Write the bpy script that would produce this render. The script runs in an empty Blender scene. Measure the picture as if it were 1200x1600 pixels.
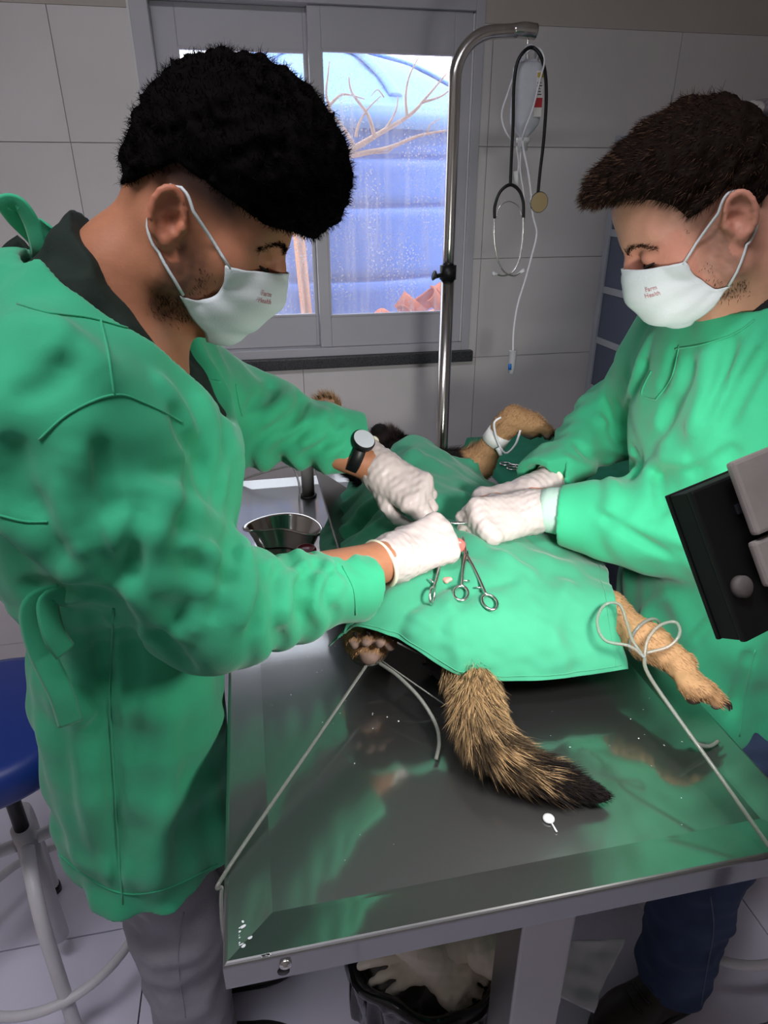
import bpy, bmesh, math, random
import numpy as np
from mathutils import Vector, Matrix
from mathutils.bvhtree import BVHTree

random.seed(7)
RNG = np.random.default_rng(11)
SC = bpy.context.scene
COL = SC.collection
R_ = math.radians

# ------------------------------------------------------------------ camera
FPX = 1033.0                       # focal length in pixels of a 1200 x 1600 frame
PITCH, ROLL, YAW, CAMH = R_(25.45), R_(-0.22), R_(11.2), 1.60
_f = Vector((math.sin(YAW) * math.cos(PITCH), math.cos(YAW) * math.cos(PITCH), -math.sin(PITCH)))
_r = Vector((math.cos(YAW), -math.sin(YAW), 0))
_u = _r.cross(_f)
CAM_R = math.cos(ROLL) * _r + math.sin(ROLL) * _u
CAM_U = -math.sin(ROLL) * _r + math.cos(ROLL) * _u
CAM_F = _f
cam_d = bpy.data.cameras.new('camera')
cam = bpy.data.objects.new('camera', cam_d)
COL.objects.link(cam)
cam_d.sensor_fit = 'HORIZONTAL'
cam_d.sensor_width = 36
cam_d.lens = 36 * FPX / 1200
cam_d.clip_start = 0.02
M = Matrix((CAM_R, CAM_U, -CAM_F)).transposed().to_4x4()
M.translation = (0, 0, CAMH)
cam.matrix_world = M
SC.camera = cam

# ------------------------------------------------------------------ world, sun, exposure
w = bpy.data.worlds.new('sky')
SC.world = w
w.use_nodes = True
wn = w.node_tree.nodes
bg = wn['Background']
bg.inputs['Color'].default_value = (0.86, 0.92, 1.0, 1)
bg.inputs['Strength'].default_value = 3.8
sd = bpy.data.lights.new('sun', 'SUN')
sd.energy = 4.0
sd.color = (1.0, 0.93, 0.83)
sd.angle = R_(1.0)
sun = bpy.data.objects.new('sun', sd)
COL.objects.link(sun)
sun.rotation_euler = Vector((-0.80, 0.30, -0.85)).to_track_quat('-Z', 'Y').to_euler()

SC.view_settings.view_transform = 'Standard'
SC.view_settings.look = 'None'
SC.view_settings.exposure = 0.0
SC.view_settings.gamma = 1.0
SC.view_settings.use_curve_mapping = False
SC.cycles.use_denoising = True
SC.cycles.max_bounces = 8
SC.cycles.caustics_reflective = False
SC.cycles.caustics_refractive = False

# added soft cool ceiling fill; its unseen lamp body is built with the ceiling
def area(name, loc, target, size, power, color, size_y=None):
    d = bpy.data.lights.new(name, 'AREA')
    d.energy = power
    d.color = color
    d.size = size
    if size_y:
        d.shape = 'RECTANGLE'
        d.size_y = size_y
    o = bpy.data.objects.new(name, d)
    COL.objects.link(o)
    o.location = loc
    o.rotation_euler = (Vector(target) - Vector(loc)).to_track_quat('-Z', 'Y').to_euler()
    return o
area('added_ceiling_fill', (-0.35, 0.2, 2.66), (-0.35, 0.2, 0), 1.2, 21.5, (0.94, 0.92, 1.0), 0.28)  # fill light added to brighten the room from above

# ------------------------------------------------------------------ measuring: photo pixel -> point in the room
def ray(px, py):
    return CAM_R * ((px - 600) / FPX) - CAM_U * ((py - 800) / FPX) + CAM_F
def at(px, py, x=None, y=None, z=None, d=None):
    r = ray(px, py)
    t = d if d is not None else (z - CAMH) / r.z if z is not None else y / r.y if y is not None else x / r.x
    return Vector((0, 0, CAMH)) + r * t

# ------------------------------------------------------------------ materials
MATS = {}
def _lin(c):
    return c / 12.92 if c <= 0.04045 else ((c + 0.055) / 1.055) ** 2.4
def srgb(r, g, b):
    return (_lin(r / 255), _lin(g / 255), _lin(b / 255), 1)
def mat(name, col=(0.5, 0.5, 0.5, 1), rough=0.5, metal=0.0, var=0.0, vscale=8.0, bump=0.0, bscale=80.0, sheen=0.0,
        trans=0.0, ior=1.45, alpha=1.0, coat=0.0, attr=None, sss=0.0, spec=0.5, rvar=0.0, stretch=None, emit=None, estr=0.0):
    if name in MATS:
        return MATS[name]
    m = bpy.data.materials.new(name)
    m.use_nodes = True
    nt = m.node_tree
    N, L = nt.nodes, nt.links
    b = N['Principled BSDF']
    b.inputs['Base Color'].default_value = col
    b.inputs['Roughness'].default_value = rough
    b.inputs['Metallic'].default_value = metal
    b.inputs['IOR'].default_value = ior
    b.inputs['Specular IOR Level'].default_value = spec
    b.inputs['Transmission Weight'].default_value = trans
    b.inputs['Alpha'].default_value = alpha
    b.inputs['Coat Weight'].default_value = coat
    b.inputs['Sheen Weight'].default_value = sheen
    if sss:
        b.inputs['Subsurface Weight'].default_value = sss
        b.inputs['Subsurface Radius'].default_value = (0.012, 0.005, 0.003)
        b.inputs['Subsurface Scale'].default_value = 1.0
    if emit:
        b.inputs['Emission Color'].default_value = emit
        b.inputs['Emission Strength'].default_value = estr
    tc = N.new('ShaderNodeTexCoord')
    src = tc.outputs['Object']
    if stretch:
        mp = N.new('ShaderNodeMapping')
        mp.inputs['Scale'].default_value = stretch
        L.new(src, mp.inputs['Vector'])
        src = mp.outputs['Vector']
    colsock = None
    if attr:
        a = N.new('ShaderNodeAttribute')
        a.attribute_name = attr
        colsock = a.outputs['Color']
    if var > 0:
        nz = N.new('ShaderNodeTexNoise')
        nz.inputs['Scale'].default_value = vscale
        nz.inputs['Detail'].default_value = 6
        L.new(src, nz.inputs['Vector'])
        mr = N.new('ShaderNodeMapRange')
        mr.inputs['From Min'].default_value = 0.3
        mr.inputs['From Max'].default_value = 0.7
        mr.inputs['To Min'].default_value = 1 - var
        mr.inputs['To Max'].default_value = 1 + var
        L.new(nz.outputs['Fac'], mr.inputs['Value'])
        mx = N.new('ShaderNodeMix')
        mx.data_type = 'RGBA'
        mx.blend_type = 'MULTIPLY'
        mx.inputs['Factor'].default_value = 1
        if colsock:
            L.new(colsock, mx.inputs['A'])
        else:
            mx.inputs['A'].default_value = col
        cc = N.new('ShaderNodeCombineColor')
        for k in range(3):
            L.new(mr.outputs['Result'], cc.inputs[k])
        L.new(cc.outputs['Color'], mx.inputs['B'])
        colsock = mx.outputs['Result']
        if rvar:
            rr = N.new('ShaderNodeMapRange')
            rr.inputs['To Min'].default_value = rough - rvar
            rr.inputs['To Max'].default_value = rough + rvar
            L.new(nz.outputs['Fac'], rr.inputs['Value'])
            L.new(rr.outputs['Result'], b.inputs['Roughness'])
    if colsock:
        L.new(colsock, b.inputs['Base Color'])
    if bump > 0:
        n2 = N.new('ShaderNodeTexNoise')
        n2.inputs['Scale'].default_value = bscale
        n2.inputs['Detail'].default_value = 4
        L.new(src, n2.inputs['Vector'])
        bp = N.new('ShaderNodeBump')
        bp.inputs['Strength'].default_value = bump
        bp.inputs['Distance'].default_value = 0.002
        L.new(n2.outputs['Fac'], bp.inputs['Height'])
        L.new(bp.outputs['Normal'], b.inputs['Normal'])
    MATS[name] = m
    return m

# ------------------------------------------------------------------ objects
def link(name, me, material=None, parent=None, smooth=True):
    o = bpy.data.objects.new(name, me)
    COL.objects.link(o)
    if material is not None and len(me.materials) == 0:
        me.materials.append(material)
    if smooth and len(me.polygons):
        me.polygons.foreach_set('use_smooth', np.ones(len(me.polygons), bool))
    if parent is not None:
        o.parent = parent
        o.matrix_parent_inverse = ROOTINV.get(parent.name, Matrix.Identity(4))
    return o
ROOTINV = {}
def tag(o, label, cat, group=None, kind=None):
    o['label'] = label
    o['category'] = cat
    if group:
        o['group'] = group
    if kind:
        o['kind'] = kind
    return o
def thing(name, label, cat, loc, group=None):
    o = bpy.data.objects.new(name, None)
    COL.objects.link(o)
    o.empty_display_size = 0.05
    o.location = loc
    ROOTINV[o.name] = Matrix.Translation(Vector(loc)).inverted()
    return tag(o, label, cat, group)
def struct(o):
    o['kind'] = 'structure'
    return o
def part_label(o, label):
    o['label'] = label
    return o
def np_mesh(name, V, F):
    me = bpy.data.meshes.new(name)
    V = np.asarray(V, np.float32)
    F = np.asarray(F, np.int32)
    m, k = F.shape
    me.vertices.add(len(V))
    me.vertices.foreach_set('co', V.ravel())
    me.loops.add(m * k)
    me.loops.foreach_set('vertex_index', F.ravel())
    me.polygons.add(m)
    me.polygons.foreach_set('loop_start', np.arange(0, m * k, k, dtype=np.int32))
    me.polygons.foreach_set('loop_total', np.full(m, k, np.int32))
    me.update(calc_edges=True)
    return me
def bm_obj(name, bm, material, parent=None, smooth=False):
    me = bpy.data.meshes.new(name)
    bmesh.ops.recalc_face_normals(bm, faces=bm.faces)
    bm.to_mesh(me)
    bm.free()
    return link(name, me, material, parent, smooth)
def sharp(o, ang=35):
    me = o.data
    me.polygons.foreach_set('use_smooth', np.ones(len(me.polygons), bool))
    try:
        me.set_sharp_from_angle(angle=R_(ang))
    except Exception:
        pass
    return o
def add_box(bm, lo, hi, bev=0.0, mtx=None):
    r = bmesh.ops.create_cube(bm, size=1)
    vs = r['verts']
    lo, hi = Vector(lo), Vector(hi)
    for v in vs:
        v.co = Vector((lo[i] + (v.co[i] + 0.5) * (hi[i] - lo[i]) for i in range(3)))
    if bev:
        es = list({e for v in vs for e in v.link_edges})
        rr = bmesh.ops.bevel(bm, geom=es, offset=bev, segments=2, affect='EDGES', profile=0.6)
        vs = list({v for f in rr['faces'] for v in f.verts} | {v for v in vs if v.is_valid})
    if mtx is not None:
        bmesh.ops.transform(bm, matrix=mtx, verts=vs)
    return vs
def box(name, lo, hi, material, parent=None, bev=0.0, mtx=None):
    bm = bmesh.new()
    add_box(bm, lo, hi, bev, mtx)
    return bm_obj(name, bm, material, parent)
def smooth_pts(pts, n=8, closed=False):
    P = [np.array(p, float) for p in pts]
    if len(P) < 3 and not closed:
        return np.array([P[0] + (P[-1] - P[0]) * t for t in np.linspace(0, 1, n + 1)])
    m = len(P)
    out = []
    segs = m if closed else m - 1
    for i in range(segs):
        g = (lambda j: P[j % m]) if closed else (lambda j: P[min(max(j, 0), m - 1)])
        p0, p1, p2, p3 = g(i - 1), g(i), g(i + 1), g(i + 2)
        for t in np.linspace(0, 1, n, endpoint=False):
            out.append(0.5 * (2 * p1 + (p2 - p0) * t + (2 * p0 - 5 * p1 + 4 * p2 - p3) * t * t + (3 * p1 - p0 - 3 * p2 + p3) * t ** 3))
    if not closed:
        out.append(P[-1])
    return np.array(out)
def sweep(C, rad, seg=8, closed=False, flat=1.0, up=None):
    """verts, quads of a tube round the polyline C"""
    C = np.asarray(C, float)
    n = len(C)
    rad = np.broadcast_to(np.asarray(rad, float), (n,)) if np.ndim(rad) == 0 or len(rad) == n else np.interp(np.linspace(0, 1, n), np.linspace(0, 1, len(rad)), rad)
    T = np.roll(C, -1, 0) - np.roll(C, 1, 0) if closed else np.gradient(C, axis=0)
    T /= np.linalg.norm(T, axis=1)[:, None] + 1e-12
    a = np.array(up, float) if up is not None else (np.array([0, 0, 1.]) if abs(T[0][2]) < 0.9 else np.array([1., 0, 0]))
    nrm = a - T[0] * (a @ T[0])
    nrm /= np.linalg.norm(nrm)
    V = []
    ang = np.arange(seg) * 2 * math.pi / seg
    for i in range(n):
        nrm = nrm - T[i] * (nrm @ T[i])
        nrm /= np.linalg.norm(nrm) + 1e-12
        bi = np.cross(T[i], nrm)
        V.append(C[i] + rad[i] * (np.cos(ang)[:, None] * nrm * flat + np.sin(ang)[:, None] * bi))
    V = np.concatenate(V)
    Q = []
    rng = n if closed else n - 1
    for i in range(rng):
        j = (i + 1) % n
        for k in range(seg):
            k2 = (k + 1) % seg
            Q.append((i * seg + k, i * seg + k2, j * seg + k2, j * seg + k))
    if not closed:
        c0, c1 = len(V), len(V) + 1
        V = np.vstack([V, C[0], C[-1]])
        for k in range(seg):
            k2 = (k + 1) % seg
            Q.append((c0, k2, k, k))
            Q.append((c1, (n - 1) * seg + k, (n - 1) * seg + k2, (n - 1) * seg + k2))
    return V, Q
def mesh_vq(name, V, Q, material, parent=None, smooth=True):
    me = bpy.data.meshes.new(name)
    me.from_pydata([tuple(v) for v in V], [], [tuple(dict.fromkeys(q)) for q in Q])
    me.update()
    return link(name, me, material, parent, smooth)
def tube(name, pts, rad, material, parent=None, seg=8, closed=False, n=8, flat=1.0, up=None, raw=False):
    C = np.array(pts, float) if raw else smooth_pts(pts, n, closed)
    V, Q = sweep(C, rad, seg, closed, flat, up)
    return mesh_vq(name, V, Q, material, parent)
def lathe(name, prof, material, parent=None, seg=32, mtx=None, smooth=True):
    """profile [(r, z)...] turned about z"""
    V, Q = [], []
    for r, z in prof:
        for k in range(seg):
            a = 2 * math.pi * k / seg
            V.append(Vector((r * math.cos(a), r * math.sin(a), z)))
    for i in range(len(prof) - 1):
        for k in range(seg):
            k2 = (k + 1) % seg
            Q.append((i * seg + k, i * seg + k2, (i + 1) * seg + k2, (i + 1) * seg + k))
    if mtx is not None:
        V = [mtx @ v for v in V]
    return mesh_vq(name, V, Q, material, parent, smooth)
def frame(origin, zdir, xdir=(1, 0, 0)):
    z = Vector(zdir).normalized()
    x = Vector(xdir)
    x = (x - z * x.dot(z)).normalized()
    y = z.cross(x)
    m = Matrix((x, y, z)).transposed().to_4x4()
    m.translation = origin
    return m
def tm(x, y, z):
    return Matrix.Translation((x, y, z))

# ------------------------------------------------------------------ distance-field sculpting (bodies, cloth, gloves, fur coat shapes)
def sn(x):
    return np.asarray(x, np.float32)
class Field:
    def __init__(s, lo, hi, h):
        s.h = h
        s.lo = np.array(lo, np.float32)
        n = np.ceil((np.array(hi) - np.array(lo)) / h).astype(int) + 1
        s.n = n
        s.ax = [s.lo[i] + np.arange(n[i], dtype=np.float32) * np.float32(h) for i in range(3)]
        s.D = np.full(n, 0.5, np.float32)
    def sub(s, lo, hi):
        a = np.clip(np.floor((np.array(lo) - s.lo) / s.h).astype(int), 0, s.n)
        b = np.clip(np.ceil((np.array(hi) - s.lo) / s.h).astype(int) + 1, 0, s.n)
        sl = tuple(slice(a[i], b[i]) for i in range(3))
        return sl, s.ax[0][sl[0]][:, None, None], s.ax[1][sl[1]][None, :, None], s.ax[2][sl[2]][None, None, :]
    def put(s, f, lo, hi, k=0.0, op='u'):
        pad = max(k, 0.0) + 4 * s.h + 0.012
        sl, x, y, z = s.sub(np.array(lo) - pad, np.array(hi) + pad)
        D = s.D[sl]
        if D.size == 0:
            return
        d = f(x, y, z).astype(np.float32)
        if op == 'u':
            r = np.minimum(D, d)
            if k > 0:
                hh = np.maximum(k - np.abs(D - d), 0) / k
                r = r - hh * hh * (k / 4)
        elif op == 's':
            r = np.maximum(D, -d)
            if k > 0:
                hh = np.maximum(k - np.abs(D + d), 0) / k
                r = r + hh * hh * (k / 4)
        else:
            r = np.maximum(D, d)
        s.D[sl] = r
    def ball(s, c, r, k=0.0, op='u'):
        c = np.array(c, np.float32)
        s.put(lambda x, y, z: np.sqrt((x - c[0]) ** 2 + (y - c[1]) ** 2 + (z - c[2]) ** 2) - np.float32(r), c - r, c + r, k, op)
    def ell(s, c, r, k=0.0, op='u', rot=None):
        c = np.array(c, np.float32)
        r = np.array(r, np.float32)
        A = np.eye(3, dtype=np.float32) if rot is None else np.array(rot, np.float32).T     # world -> local
        e = np.sqrt(((A.T * r) ** 2).sum(1))
        def f(x, y, z):
            X, Y, Z = x - c[0], y - c[1], z - c[2]
            u = [A[i, 0] * X + A[i, 1] * Y + A[i, 2] * Z for i in range(3)]
            k0 = np.sqrt((u[0] / r[0]) ** 2 + (u[1] / r[1]) ** 2 + (u[2] / r[2]) ** 2)
            k1 = np.sqrt((u[0] / r[0] ** 2) ** 2 + (u[1] / r[1] ** 2) ** 2 + (u[2] / r[2] ** 2) ** 2) + 1e-6
            return np.where(k0 < 0.05, -r.min(), k0 * (k0 - 1) / k1)
        s.put(f, c - e, c + e, k, op)
    def cone(s, a, b, ra, rb, k=0.0, op='u'):
        a, b = np.array(a, np.float32), np.array(b, np.float32)
        ba = b - a
        L2 = float(ba @ ba) + 1e-9
        m = max(ra, rb)
        def f(x, y, z):
            t = np.clip(((x - a[0]) * ba[0] + (y - a[1]) * ba[1] + (z - a[2]) * ba[2]) / L2, 0, 1)
            dx, dy, dz = x - a[0] - t * ba[0], y - a[1] - t * ba[1], z - a[2] - t * ba[2]
            return np.sqrt(dx * dx + dy * dy + dz * dz) - (ra + (rb - ra) * t)
        s.put(f, np.minimum(a, b) - m, np.maximum(a, b) + m, k, op)
    def chain(s, pts, rs, k=0.0, op='u', kk=None):
        for i in range(len(pts) - 1):
            s.cone(pts[i], pts[i + 1], rs[i], rs[i + 1], k if i == 0 or kk is None else kk, op)
    def loft(s, rings, k=0.0, op='u', p=2.2):
        """rings: (z, cx, cy, rx, ry) from low to high"""
        A = np.array(rings, np.float32)
        zs = A[:, 0]
        def f(x, y, z):
            zc = np.clip(z, zs[0], zs[-1])
            zz = zc.ravel()
            g = []
            for j in range(1, 5):
                v = np.interp(zz, zs, A[:, j])
                # soften the kinks between rings
                v = (np.interp(zz - 0.03, zs, A[:, j]) + np.interp(zz + 0.03, zs, A[:, j]) + 2 * v) / 4
                g.append(sn(v)[None, None, :])
            q = (np.abs((x - g[0]) / g[2]) ** p + np.abs((y - g[1]) / g[3]) ** p) ** (1 / p)
            d = (q - 1) * np.minimum(g[2], g[3])
            dz = np.maximum(zs[0] - z, z - zs[-1])
            return np.maximum(d, dz)
        m = np.array([np.max(A[:, 3]), np.max(A[:, 4]), 0])
        s.put(f, np.array([A[:, 1].min(), A[:, 2].min(), zs[0]]) - m, np.array([A[:, 1].max(), A[:, 2].max(), zs[-1]]) + m, k, op)
    def plane_cut(s, c, n, lo, hi):
        """remove what lies on the +n side of the plane inside the box"""
        n = np.array(Vector(n).normalized(), np.float32)
        c = np.array(c, np.float32)
        sl, x, y, z = s.sub(lo, hi)
        d = (x - c[0]) * n[0] + (y - c[1]) * n[1] + (z - c[2]) * n[2]
        s.D[sl] = np.maximum(s.D[sl], d)
    def disp(s, f, lo=None, hi=None):
        sl, x, y, z = s.sub(s.lo if lo is None else lo, (s.lo + s.n * s.h) if hi is None else hi)
        s.D[sl] += f(x, y, z).astype(np.float32)
    def ridge(s, pts, r, amp):
        """raise (amp > 0) or crease (amp < 0) the surface along a polyline"""
        P = [np.array(p, np.float32) for p in pts]
        q = np.array(P)
        pad = 2.6 * r
        sl, x, y, z = s.sub(q.min(0) - pad, q.max(0) + pad)
        best = None
        n = len(P) - 1
        for i in range(n):
            a, ba = P[i], P[i + 1] - P[i]
            L2 = float(ba @ ba) + 1e-9
            t = np.clip(((x - a[0]) * ba[0] + (y - a[1]) * ba[1] + (z - a[2]) * ba[2]) / L2, 0, 1)
            d = (x - a[0] - t * ba[0]) ** 2 + (y - a[1] - t * ba[1]) ** 2 + (z - a[2] - t * ba[2]) ** 2
            u = (i + t) / n
            e = np.exp(-d / (r * r)) * np.clip(4 * u + 0.15, 0, 1) * np.clip(4 * (1 - u) + 0.15, 0, 1)
            best = e if best is None else np.maximum(best, e)
        s.D[sl] -= (amp * best).astype(np.float32)
    def val(s, p):
        g = (np.array(p) - s.lo) / s.h
        i = np.floor(g).astype(int)
        if (i < 0).any() or (i >= s.n - 1).any():
            return 1.0
        f = g - i
        c = s.D[i[0]:i[0] + 2, i[1]:i[1] + 2, i[2]:i[2] + 2]
        c = c[0] * (1 - f[0]) + c[1] * f[0]
        c = c[0] * (1 - f[1]) + c[1] * f[1]
        return float(c[0] * (1 - f[2]) + c[1] * f[2])
    def hit(s, px, py, d0=0.35, d1=1.9):
        r = np.array(ray(px, py))
        o = np.array((0, 0, CAMH))
        t = d0
        while t < d1:
            if s.val(o + r * t) < 0:
                return o + r * t
            t += s.h * 0.7
        return None
    def fold(s, pix, r, amp):
        """sculpt a fold along a line measured on the photo"""
        C = smooth_pts([(a, b, 0) for a, b in pix], 4)
        P = [s.hit(a, b) for a, b, _ in C]
        P = [p for p in P if p is not None]
        keep = [P[0]] if P else []
        for p in P[1:]:
            if np.linalg.norm(p - keep[-1]) < 0.12:
                keep.append(p)
        if len(keep) > 1:
            s.ridge(keep, r, amp)
    def mesh(s, name):
        D = s.D
        S = D < 0
        c = np.zeros(tuple(np.array(D.shape) - 1), np.int8)
        for i in (0, 1):
            for j in (0, 1):
                for k in (0, 1):
                    c += S[i:S.shape[0] - 1 + i, j:S.shape[1] - 1 + j, k:S.shape[2] - 1 + k]
        act = (c > 0) & (c < 8)
        idx = np.full(act.shape, -1, np.int32)
        I, J, K = np.nonzero(act)
        n = len(I)
        idx[I, J, K] = np.arange(n, dtype=np.int32)
        pos = np.zeros((n, 3), np.float32)
        cnt = np.zeros(n, np.float32)
        for ax in range(3):
            o1, o2 = [a for a in range(3) if a != ax]
            for u in (0, 1):
                for v in (0, 1):
                    a = [0, 0, 0]
                    a[o1], a[o2] = u, v
                    b = list(a)
                    b[ax] = 1
                    da = D[I + a[0], J + a[1], K + a[2]]
                    db = D[I + b[0], J + b[1], K + b[2]]
                    mk = (da < 0) != (db < 0)
                    t = np.where(mk, da / np.where(mk, da - db, 1), 0)
                    p = np.tile(np.array(a, np.float32), (n, 1))
                    p[:, ax] = t
                    pos += p * mk[:, None]
                    cnt += mk
        pos = pos / cnt[:, None] + np.stack([I, J, K], 1)
        V = s.lo + pos * s.h
        Q = []
        for ax in range(3):
            o1, o2 = (ax + 1) % 3, (ax + 2) % 3
            s0 = [slice(None)] * 3
            s1 = [slice(None)] * 3
            s0[ax] = slice(0, -1)
            s1[ax] = slice(1, None)
            A, B = S[tuple(s0)], S[tuple(s1)]
            E = np.stack(np.nonzero(A != B), 1)
            ok = (E[:, o1] > 0) & (E[:, o2] > 0) & (E[:, o1] < S.shape[o1] - 1) & (E[:, o2] < S.shape[o2] - 1)
            E = E[ok]
            q = []
            for u, v in ((-1, -1), (0, -1), (0, 0), (-1, 0)):
                e = E.copy()
                e[:, o1] += u
                e[:, o2] += v
                q.append(idx[e[:, 0], e[:, 1], e[:, 2]])
            q = np.stack(q, 1)
            flip = ~A[E[:, 0], E[:, 1], E[:, 2]]
            q[flip] = q[flip][:, ::-1]
            Q.append(q)
        Q = np.concatenate(Q)
        Q = Q[(Q >= 0).all(1)]
        me = np_mesh(name, V, Q)
        return me
    def obj(s, name, material, parent=None):
        return link(name, s.mesh(name), material, parent)
def waves(seed, n, lo, hi):
    """cheap smooth noise: a sum of sines with random directions, wavelengths lo..hi metres"""
    g = np.random.default_rng(seed)
    d = g.normal(size=(n, 3))
    d /= np.linalg.norm(d, axis=1)[:, None]
    wl = np.exp(g.uniform(math.log(lo), math.log(hi), n))
    ph = g.uniform(0, 6.28, n)
    def f(x, y, z):
        t = 0
        for i in range(n):
            q = 2 * math.pi / wl[i]
            t = t + np.sin(q * (d[i, 0] * x + d[i, 1] * y + d[i, 2] * z) + ph[i])
        return t / math.sqrt(n)
    return f
def verts_of(me):
    a = np.empty(len(me.vertices) * 3, np.float32)
    me.vertices.foreach_get('co', a)
    return a.reshape(-1, 3)
def paint(me, cols, name='tint'):
    """per-vertex surface colour (what the thing itself is coloured)"""
    at_ = me.attributes.new(name, 'FLOAT_COLOR', 'POINT')
    c = np.ones((len(me.vertices), 4), np.float32)
    c[:, :3] = cols
    at_.data.foreach_set('color', c.ravel())
def sstep(a, b, x):
    t = np.clip((x - a) / (b - a), 0, 1)
    return t * t * (3 - 2 * t)
def strands(name, P, D, Nn, length, width, cols, material, parent, droop=0.0, bend=None, segs=3, kind='stuff', curl=0.0):
    """tapered hair blades: roots P, directions D, side reference Nn (all n x 3)"""
    n = len(P)
    length = np.broadcast_to(length, (n,))
    width = np.broadcast_to(width, (n,))
    side = np.cross(D, Nn)
    side /= np.linalg.norm(side, axis=1)[:, None] + 1e-9
    V = np.zeros((n, 2 * segs + 1, 3), np.float32)
    for i in range(segs + 1):
        t = i / segs
        c = P + D * (length * t)[:, None]
        c = c + np.array([0, 0, -1.0]) * (droop * length * t * t)[:, None]
        if bend is not None:
            c = c + bend * (length * t * t)[:, None]
        if curl:
            c = c + side * (curl * length * math.sin(3.0 * t))[:, None] * np.sign(np.sin(np.arange(n) * 1.7))[:, None]
        wd = (width * (1 - t ** 1.5) * 0.5)[:, None]
        if i < segs:
            V[:, 2 * i] = c - side * wd
            V[:, 2 * i + 1] = c + side * wd
        else:
            V[:, 2 * segs] = c
    base = np.arange(n)[:, None] * (2 * segs + 1)
    T = []
    for i in range(segs - 1):
        a = 2 * i
        T += [base + np.array([a, a + 1, a + 3]), base + np.array([a, a + 3, a + 2])]
    T.append(base + np.array([2 * segs - 2, 2 * segs - 1, 2 * segs]))
    T = np.concatenate(T)
    me = np_mesh(name, V.reshape(-1, 3), T)
    paint(me, np.repeat(cols, 2 * segs + 1, 0))
    o = link(name, me, material, parent)
    o['kind'] = kind
    return o
def sample_surface(me, n, rng=RNG):
    """random points, normals on a mesh of quads/tris"""
    V = verts_of(me)
    me.calc_loop_triangles()
    T = np.empty(len(me.loop_triangles) * 3, np.int32)
    me.loop_triangles.foreach_get('vertices', T)
    T = T.reshape(-1, 3)
    a, b, c = V[T[:, 0]], V[T[:, 1]], V[T[:, 2]]
    nr = np.cross(b - a, c - a)
    ar = np.linalg.norm(nr, axis=1)
    i = rng.choice(len(T), n, p=ar / ar.sum())
    u, v = rng.random(n), rng.random(n)
    fl = u + v > 1
    u[fl], v[fl] = 1 - u[fl], 1 - v[fl]
    p = a[i] + (b[i] - a[i]) * u[:, None] + (c[i] - a[i]) * v[:, None]
    return p, nr[i] / ar[i][:, None]
def text_obj(name, body, size, mtx, material, parent=None):
    cu = bpy.data.curves.new(name, 'FONT')
    cu.body = body
    cu.size = size
    cu.align_x = 'CENTER'
    cu.align_y = 'CENTER'
    cu.extrude = 0.0001
    cu.resolution_u = 3
    tmp = bpy.data.objects.new(name, cu)
    COL.objects.link(tmp)
    dg = bpy.context.evaluated_depsgraph_get()
    me = bpy.data.meshes.new_from_object(tmp.evaluated_get(dg))
    bpy.data.objects.remove(tmp)
    me.transform(mtx)
    me.materials.clear()
    return link(name, me, material, parent, smooth=False)

# ================================================================== palette
STEEL = mat('stainless_steel', (0.38, 0.36, 0.34, 1), 0.30, 1.0, var=0.10, vscale=3, rvar=0.05)
CHROME = mat('worn_chrome', (0.62, 0.60, 0.57, 1), 0.22, 1.0, var=0.25, vscale=25, stretch=(1, 1, 0.15))
INSTR = mat('instrument_steel', (0.66, 0.65, 0.63, 1), 0.25, 1.0, var=0.1, vscale=60)
TILE = mat('grey_wall_tile', srgb(222, 218, 217), 0.38, var=0.05, vscale=3)
GROUT = mat('grey_grout', srgb(176, 171, 169), 0.9)
PAINT = mat('cream_wall_paint', srgb(196, 188, 180), 0.8, var=0.03)
FLOORT = mat('white_floor_tile', srgb(228, 225, 242), 0.28, var=0.04, vscale=4)
FGROUT = mat('dark_floor_grout', srgb(70, 66, 66), 0.9)
CEIL = mat('white_ceiling_paint', srgb(205, 200, 196), 0.9)
ALU = mat('grey_white_window_frame', srgb(190, 190, 196), 0.4, var=0.04, vscale=5)
GRANITE = mat('speckled_dark_granite', srgb(62, 62, 66), 0.35, var=0.9, vscale=260)
WHITEP = mat('white_plastic', srgb(225, 226, 226), 0.45)
BLACKP = mat('black_rubber', srgb(14, 14, 16), 0.45)
BLACKM = mat('black_painted_metal', srgb(10, 10, 11), 0.4)
GREYM = mat('grey_bracket_metal', srgb(176, 168, 162), 0.38, 0.35, var=0.12, vscale=30)
GREEN = mat('green_surgical_cotton', srgb(52, 168, 122), 0.92, var=0.12, vscale=9, bump=0.10, bscale=500, sheen=0.2)
GREEND = mat('green_drape_cotton', srgb(60, 152, 116), 0.92, var=0.10, vscale=7, bump=0.10, bscale=500, sheen=0.2)
CLEAR = mat('translucent_tubing', srgb(206, 208, 198), 0.2, trans=0.75, ior=1.3)

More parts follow.
